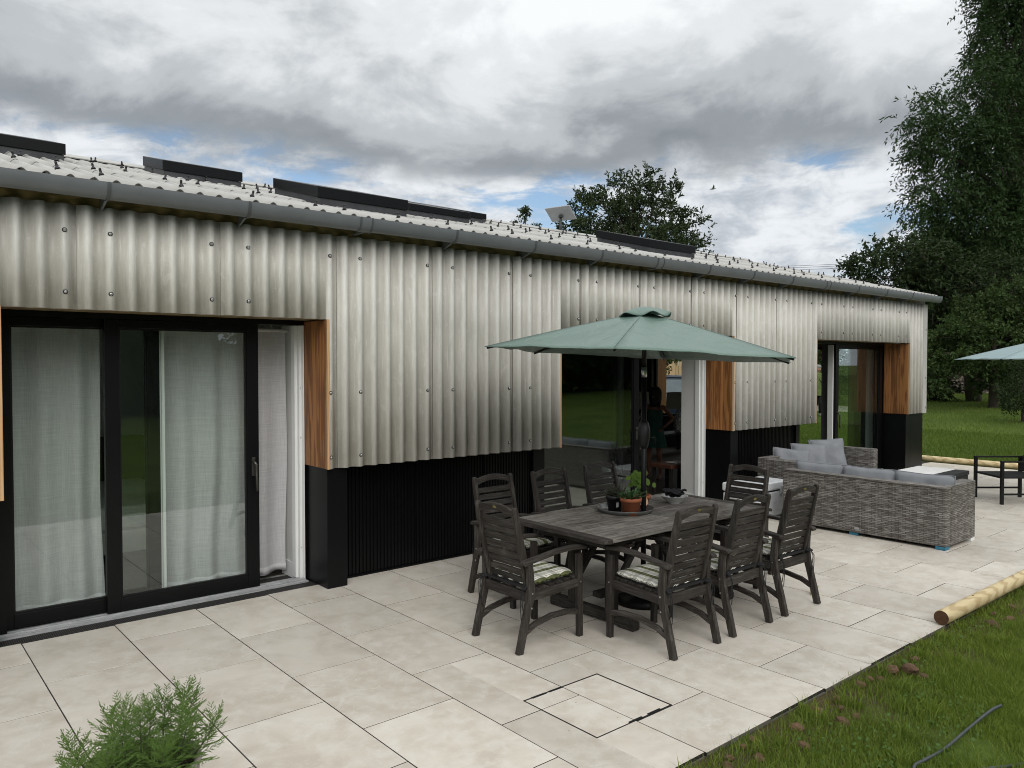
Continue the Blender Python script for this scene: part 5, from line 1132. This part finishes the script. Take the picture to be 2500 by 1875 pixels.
def garden_wall():
    w = thing('garden_wall', 'low rough stone wall behind the apple tree', 'wall'); a = gnd(2240, 36.5); b = gnd(2700, 33); d = (b-a).normalized(); n = Vector((-d.y, d.x, 0)); m = MB()
    L = (b-a).length; f = lambda u, v: tuple(a+d*(L*u)+n*(.16*mnoise.noise((u*L*2.2, v*5, 0))+.07*mnoise.noise((u*L*7, v*14, 3)))+Vector((0, 0, -.1+v*2.0+(.12*mnoise.noise((u*L, 4, 4)) if v > .99 else 0)+(b.z-a.z)*u)))
    m.grid(f, 150, 18, smooth=False); m.grid(lambda u, v: tuple(Vector(f(u, 1))+n*(.5*v)), 150, 2); m.obj('stonework', 'rubble', w, fix=False)
    p = gnd(2436, 29.5); MB().box(-.06, .06, -.06, .06, -.1, 1.35).obj('timber_post', 'fence_timber', None, loc=(p.x, p.y, p.z), label='pale timber post under the apple tree', cat='post')
    q = gnd(2000, 27.5); m = MB(); r, u, fw = camera_axes(); m.add([(q.x-1.2, q.y+7, ground_z(q.x-1.2, q.y)+.02), (q.x+1.0, q.y-1.6, ground_z(q.x+1.0, q.y)+.02), (q.x+3.4, q.y-1.0, ground_z(q.x+3.4, q.y)+.02), (q.x+1.4, q.y+8, ground_z(q.x+1.4, q.y)+.02)], [(0, 1, 2, 3)])
    m.obj('path', 'gravel_path', None, label='pale gravel path beyond the lawn', kind='structure')
garden_wall()
def overhead():
    G = 'overhead wires behind the roof'
    for i, (y0, y1, l) in enumerate(((645, 632, 'topmost of the thin overhead wires beyond the roof'), (649, 637, 'middle one of the thin overhead wires beyond the roof'), (654, 643, 'lowest of the thin overhead wires beyond the roof'))):
        a = at(1600, y0+8, 75); b = at(2420, y1-12, 60); P = [a.lerp(b, k/12)+Vector((0, 0, -.35*4*(k/12)*(1-k/12))) for k in range(13)]; MB().tube(P, .014, 5).obj('overhead_wire', 'wire', label=l, cat='wire', group=G)
    p = at(1741, 461, 45); bd = thing('bird', 'small pale bird gliding in the sky right of the round tree', 'bird', p, R(-40))
    MB().lathe([(.004, -.21), (.03, -.12), (.045, 0), (.03, .1), (.012, .17), (.002, .2)], 10).obj('body', 'feather', bd).rotation_euler = (0, R(80), 0)
    for s in (-1, 1):
        m = MB(); m.add([(-.07, s*.02, .01), (.07, s*.02, .01), (.02, s*.25, .10), (-.06, s*.25, .10), (-.10, s*.46, .15)], [(0, 1, 2, 3), (3, 2, 4)]); o = m.obj('wing', 'feather', bd, fix=False); so = o.modifiers.new('t', 'SOLIDIFY'); so.thickness = .008
    q = Vector((8.83, 4.2, 4.32)); d = thing('dish_antenna', 'flat pale rectangular dish antenna on a short mast at the ridge', 'antenna', q)
    MB().tube([(0, 0, -.05), (0, 0, .28)], .022, 10).obj('mast', 'hose_grey', d); MB().tube([(0, 0, .279), (0, 0, .315)], [.05, .03], 10).obj('mount', 'hose_grey', d)
    b = MB().box(-.26, .26, -.165, .165, -.012, .012).obj('panel', 'dish_grey', d, bevel=.02, seg=3); b.location = (0, 0, .345); r_, u_, f_ = camera_axes(); b.rotation_euler = (Vector((0, 0, .80))+f_*.50+r_*.36).to_track_quat('Z', 'Y').to_euler()
overhead()
# ------------------------------------------------------------------ people
def figure(t, joints, bones, rad, mat, name='body', sub=2):
    me = bpy.data.meshes.new(name); ks = list(joints); me.from_pydata([joints[k] for k in ks], [(ks.index(a), ks.index(b)) for a, b in bones], []); me.materials.append(MAT[mat]); o = bpy.data.objects.new(name, me); COL.objects.link(o); o.parent = t
    sk = o.modifiers.new('skin', 'SKIN'); sk.use_smooth_shade = True
    for i, k in enumerate(ks):
        s = me.skin_vertices[0].data[i]; r = rad[k]; s.radius = r if isinstance(r, tuple) else (r, r); s.use_root = (k == 'pelvis')
    sb = o.modifiers.new('sub', 'SUBSURF'); sb.levels = 1; sb.render_levels = sub; return o
BONES = [('pelvis', 'waist'), ('waist', 'chest'), ('chest', 'neck'), ('neck', 'head0'), ('head0', 'head1'), ('head1', 'head2'), ('head0', 'nose'), ('chest', 'shl'), ('shl', 'ell'), ('ell', 'wrl'), ('wrl', 'hal'), ('chest', 'shr'), ('shr', 'elr'), ('elr', 'wrr'), ('wrr', 'har'), ('pelvis', 'hil'), ('hil', 'knl'), ('knl', 'anl'), ('anl', 'tol'), ('pelvis', 'hir'), ('hir', 'knr'), ('knr', 'anr'), ('anr', 'tor')]
RAD = dict(pelvis=(.13, .10), waist=(.115, .085), chest=(.145, .095), neck=.045, head0=(.062, .07), head1=(.078, .092), head2=(.055, .06), nose=.015, shl=.05, ell=.036, wrl=.026, hal=(.034, .016), shr=.05, elr=.036, wrr=.026, har=(.034, .016), hil=.085, knl=.054, anl=.035, tol=(.036, .022), hir=.085, knr=.054, anr=.035, tor=(.036, .022))
def fingers(t, hand, fwd, side, mat, k=1.):
    f = Vector(fwd).normalized(); s = Vector(side).normalized(); h = Vector(hand)
    for i, l in enumerate((.070, .080, .075, .058)):
        b = h+f*.03+s*(-.026+.0175*i); MB().tube([b, b+f*l*.5*k, b+f*l*.85*k+f.cross(s)*.02], [.0085, .008, .006], 6).obj('finger', mat, t)
    b = h-s*.03; MB().tube([b, b-s*.025+f*.02, b-s*.028+f*.05], [.010, .009, .007], 6).obj('thumb', mat, t)
def woman():
    t = thing('person', 'person in a green sleeveless dress standing in the dark room, hand on hip', 'person', (9.62, 2.68, 0), R(196)); H = 1.56/1.70
    # local: +x is forward
    J = dict(pelvis=(0, 0, .92), waist=(0, 0, 1.06), chest=(.01, 0, 1.26), neck=(0, 0, 1.42), head0=(.03, 0, 1.52), head1=(.03, 0, 1.60), head2=(.02, 0, 1.67), nose=(.115, 0, 1.555), shl=(0, .17, 1.36), ell=(-.16, .30, 1.13), wrl=(.0, .21, 1.0), hal=(.06, .18, .96), shr=(0, -.17, 1.36), elr=(-.06, -.22, 1.10), wrr=(.10, -.20, .90), har=(.14, -.19, .84), hil=(0, .09, .86), knl=(.03, .10, .48), anl=(-.03, .11, .09), tol=(.10, .12, .03), hir=(0, -.09, .86), knr=(.02, -.11, .48), anr=(-.02, -.13, .09), tor=(.11, -.15, .03))
    J = {k: tuple(c*H for c in v) for k, v in J.items()}; figure(t, J, BONES, {k: (tuple(c*.9 for c in r) if isinstance(r, tuple) else r*.88) for k, r in RAD.items()}, 'skin')
    fingers(t, J['hal'], (.6, -.3, -.6), (.2, .9, 0), 'skin'); fingers(t, J['har'], (.3, 0, -.9), (.9, .1, .2), 'skin')
    m = MB()
    def dr(u, v):
        a = 2*math.pi*u; z = .60+(1.30-.60)*v; k = [(.60, .205, .185), (.80, .175, .16), (.93, .150, .128), (1.04, .118, .096), (1.18, .142, .112), (1.30, .135, .095)]
        for (z0, rx, ry), (z1, sx, sy) in zip(k, k[1:]):
            if z <= z1+1e-6:
                f = (z-z0)/(z1-z0); rx += (sx-rx)*f; ry += (sy-ry)*f; break
        w = 1+.07*math.sin(9*a)*max(0, (.9-z)/.3); return (ry*w*math.cos(a)*1.05, rx*w*math.sin(a), z*H)
    m.grid(dr, 40, 14); m.obj('dress', 'dress_green', t, fix=False)
    MB().lathe([(.02, -.24), (.09, -.22), (.11, -.08), (.112, .03), (.09, .09), (.04, .125), (.0, .13)], 18, (-.012, 0, 1.595*H), sx=1.0, sy=1.0).obj('hair', 'hair_dark', t)
    for s in (.11, -.14): MB().box(-.07, .15, s-.042, s+.042, .0, .018).obj('sandal', 'walnut', t, bevel=.006)
woman()
def man():
    b = gnd(1997, 26.5); t = thing('person', 'grey-haired person in a patterned green shirt on the path beyond the house', 'person', b, R(232))
    J = dict(pelvis=(0, 0, .95), waist=(0, 0, 1.08), chest=(.0, 0, 1.30), neck=(.01, 0, 1.47), head0=(.04, 0, 1.56), head1=(.04, 0, 1.64), head2=(.03, 0, 1.71), nose=(.13, 0, 1.595), shl=(0, .20, 1.41), ell=(-.02, .27, 1.14), wrl=(.15, .20, .97), hal=(.21, .18, .93), shr=(0, -.20, 1.41), elr=(-.02, -.28, 1.14), wrr=(.10, -.26, .93), har=(.13, -.25, .87), hil=(0, .09, .90), knl=(.05, .10, .50), anl=(.0, .10, .09), tol=(.14, .11, .03), hir=(0, -.09, .90), knr=(-.03, -.10, .50), anr=(-.10, -.11, .10), tor=(.03, -.12, .03))
    figure(t, J, BONES, RAD, 'skin_pale'); fingers(t, J['hal'], (.8, -.1, -.5), (0, 1, 0), 'skin_pale'); fingers(t, J['har'], (.3, 0, -.9), (.9, 0, .2), 'skin_pale')
    def lof(k, nm, mat):
        m = MB(); m.grid(lambda u, v: (lambda a, i, f: ((k[i][2]*(1-f)+k[i+1][2]*f)*math.cos(a), (k[i][1]*(1-f)+k[i+1][1]*f)*math.sin(a), k[i][0]*(1-f)+k[i+1][0]*f))(2*math.pi*u, min(int(v*(len(k)-1)), len(k)-2), v*(len(k)-1)-min(int(v*(len(k)-1)), len(k)-2)), 28, (len(k)-1)*2); m.obj(nm, mat, t, fix=False)
    lof([(.70, .215, .165), (.90, .205, .155), (1.10, .20, .15), (1.30, .215, .15), (1.43, .20, .12), (1.485, .07, .065)], 'shirt', 'shirt_green')
    for s in (1, -1):
        e = J['ell' if s > 0 else 'elr']; sh = J['shl' if s > 0 else 'shr']; MB().tube([sh, tuple((a+c)/2 for a, c in zip(sh, e)), e], [.085, .075, .07], 12).obj('sleeve', 'shirt_green', t)
        k = J['knl' if s > 0 else 'knr']; a = J['anl' if s > 0 else 'anr']; MB().tube([(0, s*.09, .92), k, (a[0], a[1], .10)], [.115, .085, .065], 12).obj('trouser_leg', 'trousers', t); q = J['tol' if s > 0 else 'tor']; MB().box(a[0]-.08, a[0]+.18, a[1]-.045, a[1]+.045, 0, .075).obj('shoe', 'dish_grey', t, bevel=.02)
    MB().lathe([(.075, 0), (.098, .03), (.10, .07), (.07, .115), (.0, .128)], 16, (.02, 0, 1.625)).obj('hair', 'hair_grey', t); MB().tube([(-.12, -.17, 1.42), (.15, -.02, 1.25), (.19, .17, 1.02), (.12, .24, .88)], .012, 6).obj('bag_strap', 'black_cloth', t)
    MB().box(.02, .16, .20, .36, .78, .98).obj('shoulder_bag', 'black_cloth', t, bevel=.03)
man()
# ------------------------------------------------------------------ inside
def curtain(x0, x1, y, label, seed, folds, z0=.06, z1=2.26, gather=.025):
    t = thing('curtain', label, 'curtain', (x0, y, 0), 0, 'sheer linen curtains'); m = MB(); w = x1-x0
    def fn(u, v):
        ph = folds*2*math.pi*(u+.03*math.sin(5*u+seed)); a = gather*(1.05-.55*v)*(1+.5*mnoise.noise((u*5, seed, 0))); return (w*(u+.012*math.sin(7*v+seed)*(1-v)+.02*mnoise.noise((v*2, seed, u*2))*(1-v)), a*math.sin(ph)+.03*mnoise.noise((u*3, v*1.5, seed)), z0+(z1-z0)*v+.008*math.sin(ph)*(1-v))
    m.grid(fn, 110, 24); o = m.obj('fabric', 'linen', t, fix=False)
    m = MB(); m.grid(lambda u, v: (lambda p: (p[0], p[1]-.003, z0+.065*v+.008*math.sin(folds*6.283*u)*(1-v)))(fn(u, 0)), 110, 1); h = m.obj('hem', 'linen', t, fix=False); so = h.modifiers.new('t', 'SOLIDIFY'); so.thickness = .004; return t
def inside():
    curtain(-.22, .63, .94, 'white linen curtain behind the left bedroom pane', 1.3, 3.5, gather=.04); curtain(1.03, 2.175, .915, 'white linen curtain hanging in the open gap of the bedroom door', 4.1, 4.5, gather=.036)
    p = thing('curtain_pole', 'white curtain pole inside the bedroom door head', 'curtain pole'); MB().tube([(-.5, .89, 2.275), (2.19, .89, 2.275)], .016, 10).obj('pole', 'white_frame', p)
    for x in (1.35, 2.05): MB().tube([(x, .89, 2.275), (x, .93, 2.30), (x, .93, 2.345)], .01, 6).obj('bracket', 'white_frame', p)
    MB().box(2.20, 2.236, .80, 1.05, 0, 2.36).obj('plaster_reveal', 'plaster', house); MB().box(8.225, 8.262, .80, 1.05, 0, 2.36).obj('plaster_reveal', 'plaster', house)
    MB().box(8.212, 8.224, .82, 1.05, 0, .12).obj('skirting', 'white_frame', house); MB().box(2.188, 2.199, .82, 1.05, 0, .14).obj('skirting', 'white_frame', house)
    MB().box(12.05, 12.22, .85, .97, .0, 2.36).obj('partition', 'shaded_plaster', house)
    b = thing('bed', 'pale bed standing behind the bedroom curtains', 'bed', (1.0, 3.2, 0)); MB().box(-.8, .8, -.9, 1.1, .12, .34).obj('base', 'plaster', b, bevel=.02); MB().box(-.82, .82, -.92, 1.1, .341, .58).obj('duvet', 'white_cloth', b, bevel=.06, seg=3); MB().box(-.85, .85, 1.1, 1.18, 0, 1.1).obj('headboard', 'dark_furniture', b, bevel=.02)
    c = thing('bench', 'low brown wooden bench with papers inside the middle door', 'bench', (8.72, 1.42, 0)); MB().box(-.5, .5, -.2, .2, .43, .49).obj('seat', 'walnut', c, bevel=.01)
    for x in (-.45, -.15, .15, .45):
        for y in (-.16, .16): MB().box(x-.02, x+.02, y-.02, y+.02, 0, .43).obj('leg', 'dark_furniture', c)
    MB().box(-.15, .15, -.11, .11, 0, .006).obj('newspaper', 'plaster', None, loc=(8.62, 1.42, .4905), label='folded pale newspaper on the brown bench', cat='newspaper')
    G = 'table lamps in the living room'
    def lamp(x, y, rz, l, zb):
        t = thing('table_lamp', l, 'lamp', (x, y, zb), rz, G); MB().lathe([(.05, 0), (.085, .04), (.105, .2), (.105, .34), (.06, .44), (.03, .47), (.02, .54)], 20).obj('base', 'lattice_pattern', t)
        m = MB(); a, b2 = .20, .185; 
        v = [(sx*a, sy*a, .53) for sx, sy in ((-1, -1), (1, -1), (1, 1), (-1, 1))]+[(sx*b2, sy*b2, .90) for sx, sy in ((-1, -1), (1, -1), (1, 1), (-1, 1))]; m.add(v, [(0, 1, 5, 4), (1, 2, 6, 5), (2, 3, 7, 6), (3, 0, 4, 7)]); o = m.obj('shade', 'lamp_linen', t); so = o.modifiers.new('t', 'SOLIDIFY'); so.thickness = .006
    lamp(13.25, 5.0, R(12), 'patterned table lamp with square pale shade by the window', .44); lamp(12.2, 5.15, R(20), 'second pale-shaded lamp left of the standing person', .47)
    k = thing('console_table', 'dark low console table carrying the lamps', 'table', (12.8, 5.1, 0)); MB().box(-.9, .9, -.25, .25, .40, .438).obj('tabletop', 'dark_furniture', k, bevel=.005)
    for x in (-.85, .85):
        for y in (-.2, .2): MB().box(x-.025, x+.025, y-.025, y+.025, 0, .40).obj('leg', 'dark_furniture', k)
    s = thing('sideboard', 'dark sideboard in the depth of the living room', 'sideboard', (9.2, 7.7, 0)); MB().box(-1.4, 1.4, -.25, .25, .1, .9).obj('cabinet', 'dark_furniture', s, bevel=.01)
    for x in (-.93, 0, .93): MB().box(x-.44, x+.44, -.265, -.2505, .14, .86).obj('door_panel', 'walnut', s, bevel=.006)
inside()
def yard():
    # dark car and a fence seen through the far window
    p = at(1638, 930, 25.5); gz = ground_z(p.x, p.y); c = thing('parked_car', 'dark blue car seen through the far window of the living room', 'car', (p.x, p.y, gz), R(213))
    side = [(-2.1, .38), (-2.12, .75), (-2.0, .93), (-1.35, 1.02), (1.05, .98), (1.75, .93), (2.08, .80), (2.14, .55), (2.10, .30), (-2.05, .28)]; m = MB(); hw = .88
    n = len(side); v = [(x, -hw*(.96 if z > .9 else 1), z) for x, z in side]+[(x, hw*(.96 if z > .9 else 1), z) for x, z in side]; m.add(v, [tuple(range(n)), tuple(range(2*n-1, n-1, -1))]+[(i, n+i, n+(i+1) % n, (i+1) % n) for i in range(n)]); m.obj('body', 'car_paint', c, bevel=.05, seg=3)
    def cab(x0, x1, x2, x3, z0, z1, w0, w1, g): return [(x0, -w0, z0), (x3, -w0, z0), (x3, w0, z0), (x0, w0, z0), (x1, -w1, z1), (x2, -w1, z1), (x2, w1, z1), (x1, w1, z1)]
    BF = [(3, 2, 1, 0), (4, 5, 6, 7), (0, 1, 5, 4), (1, 2, 6, 5), (2, 3, 7, 6), (3, 0, 4, 7)]
    m = MB(); m.add(cab(-1.75, -1.35, .25, .98, .99, 1.50, .82, .68, 0), BF); m.obj('cabin', 'car_glass', c, bevel=.03)
    m = MB(); m.add(cab(-1.42, -1.35, .27, .36, 1.485, 1.545, .70, .62, 0), BF); m.obj('roof', 'car_paint', c, bevel=.02)
    for s in (-1, 1):
        for a, b in (((.30, s*.69, 1.50), (1.0, s*.83, 1.0)), ((-.45, s*.69, 1.50), (-.40, s*.83, 1.0)), ((-1.36, s*.69, 1.50), (-1.72, s*.83, 1.0))): MB().bar(a, b, .05, .06).obj('pillar', 'car_paint', c)
        MB().box(.55, .75, s*.86 if s > 0 else s*1.05, s*1.05 if s > 0 else s*.86, 1.0, 1.13).obj('wing_mirror', 'car_paint', c, bevel=.03)
        MB().lathe([(.10, 0), (.09, .03), (.02, .04)], 14).obj('headlight', 'ceramic', c).location = (2.04, s*.62, .70)
        [setattr(o, 'rotation_euler', (0, R(80), 0)) for o in [q for q in c.children if q.name.startswith('headlight')][-1:]]
        for x in (-1.3, 1.35):
            w = MB().tube([(x, s*.70, .32), (x, s*.90, .32)], .32, 22).obj('wheel', 'rubber', c, bevel=.03); MB().tube([(x, s*.9005, .32), (x, s*.91, .32)], .21, 18).obj('rim', 'steel', w)
    f = thing('wood_fence', 'orange-brown close-board fence behind the parked car', 'fence', (0, 0, 0)); a = gnd(1540, 33); b = gnd(1800, 34); n = 34
    bm = MB().box(-.065, .065, -.012, .012, 0, 2.05).mesh('fence_board'); bm.materials.append(MAT['fence_timber']); ang = math.atan2(b.y-a.y, b.x-a.x)
    for k in range(n): q = a.lerp(b, k/(n-1)); share('fence_board', bm, f, (q.x, q.y, q.z+.05+random.uniform(-.02, .02)), (0, 0, ang))
    L = [lob(1612, 872, 29, 34, 30), lob(1650, 856, 29, 40, 18)]; tree('laurel_bush', 'dark laurel overhanging the fence behind the parked car', gnd(1600, 29.5), L, 50, .13, 'leaf_mid', at(1630, 860, 29), .1, .3, cat='bush', clump=.25, nbr=16)
    L = [lob(1985, 880, 31, 60, 60), lob(1960, 850, 31, 60, 50), lob(2040, 900, 31.5, 60, 50), lob(1985, 950, 31.5, 80, 30)]; tree('lilac_bush', 'bright green bush behind the person on the path', gnd(1990, 31), L, 70, .12, 'leaf_pale', at(1990, 840, 31), .1, .3, cat='bush', clump=.3, nbr=16)
yard()

def small_things():
    g = thing('tumbler', 'small yellowish tumbler left on the paving behind the last lawn-side chair', 'tumbler', (5.36, -2.555, .0005)); MB().lathe([(.028, 0), (.036, .075), (.034, .075), (.027, .006), (.001, .006)], 18, cap=False).obj('glass', 'amber_glass', g)
small_things()
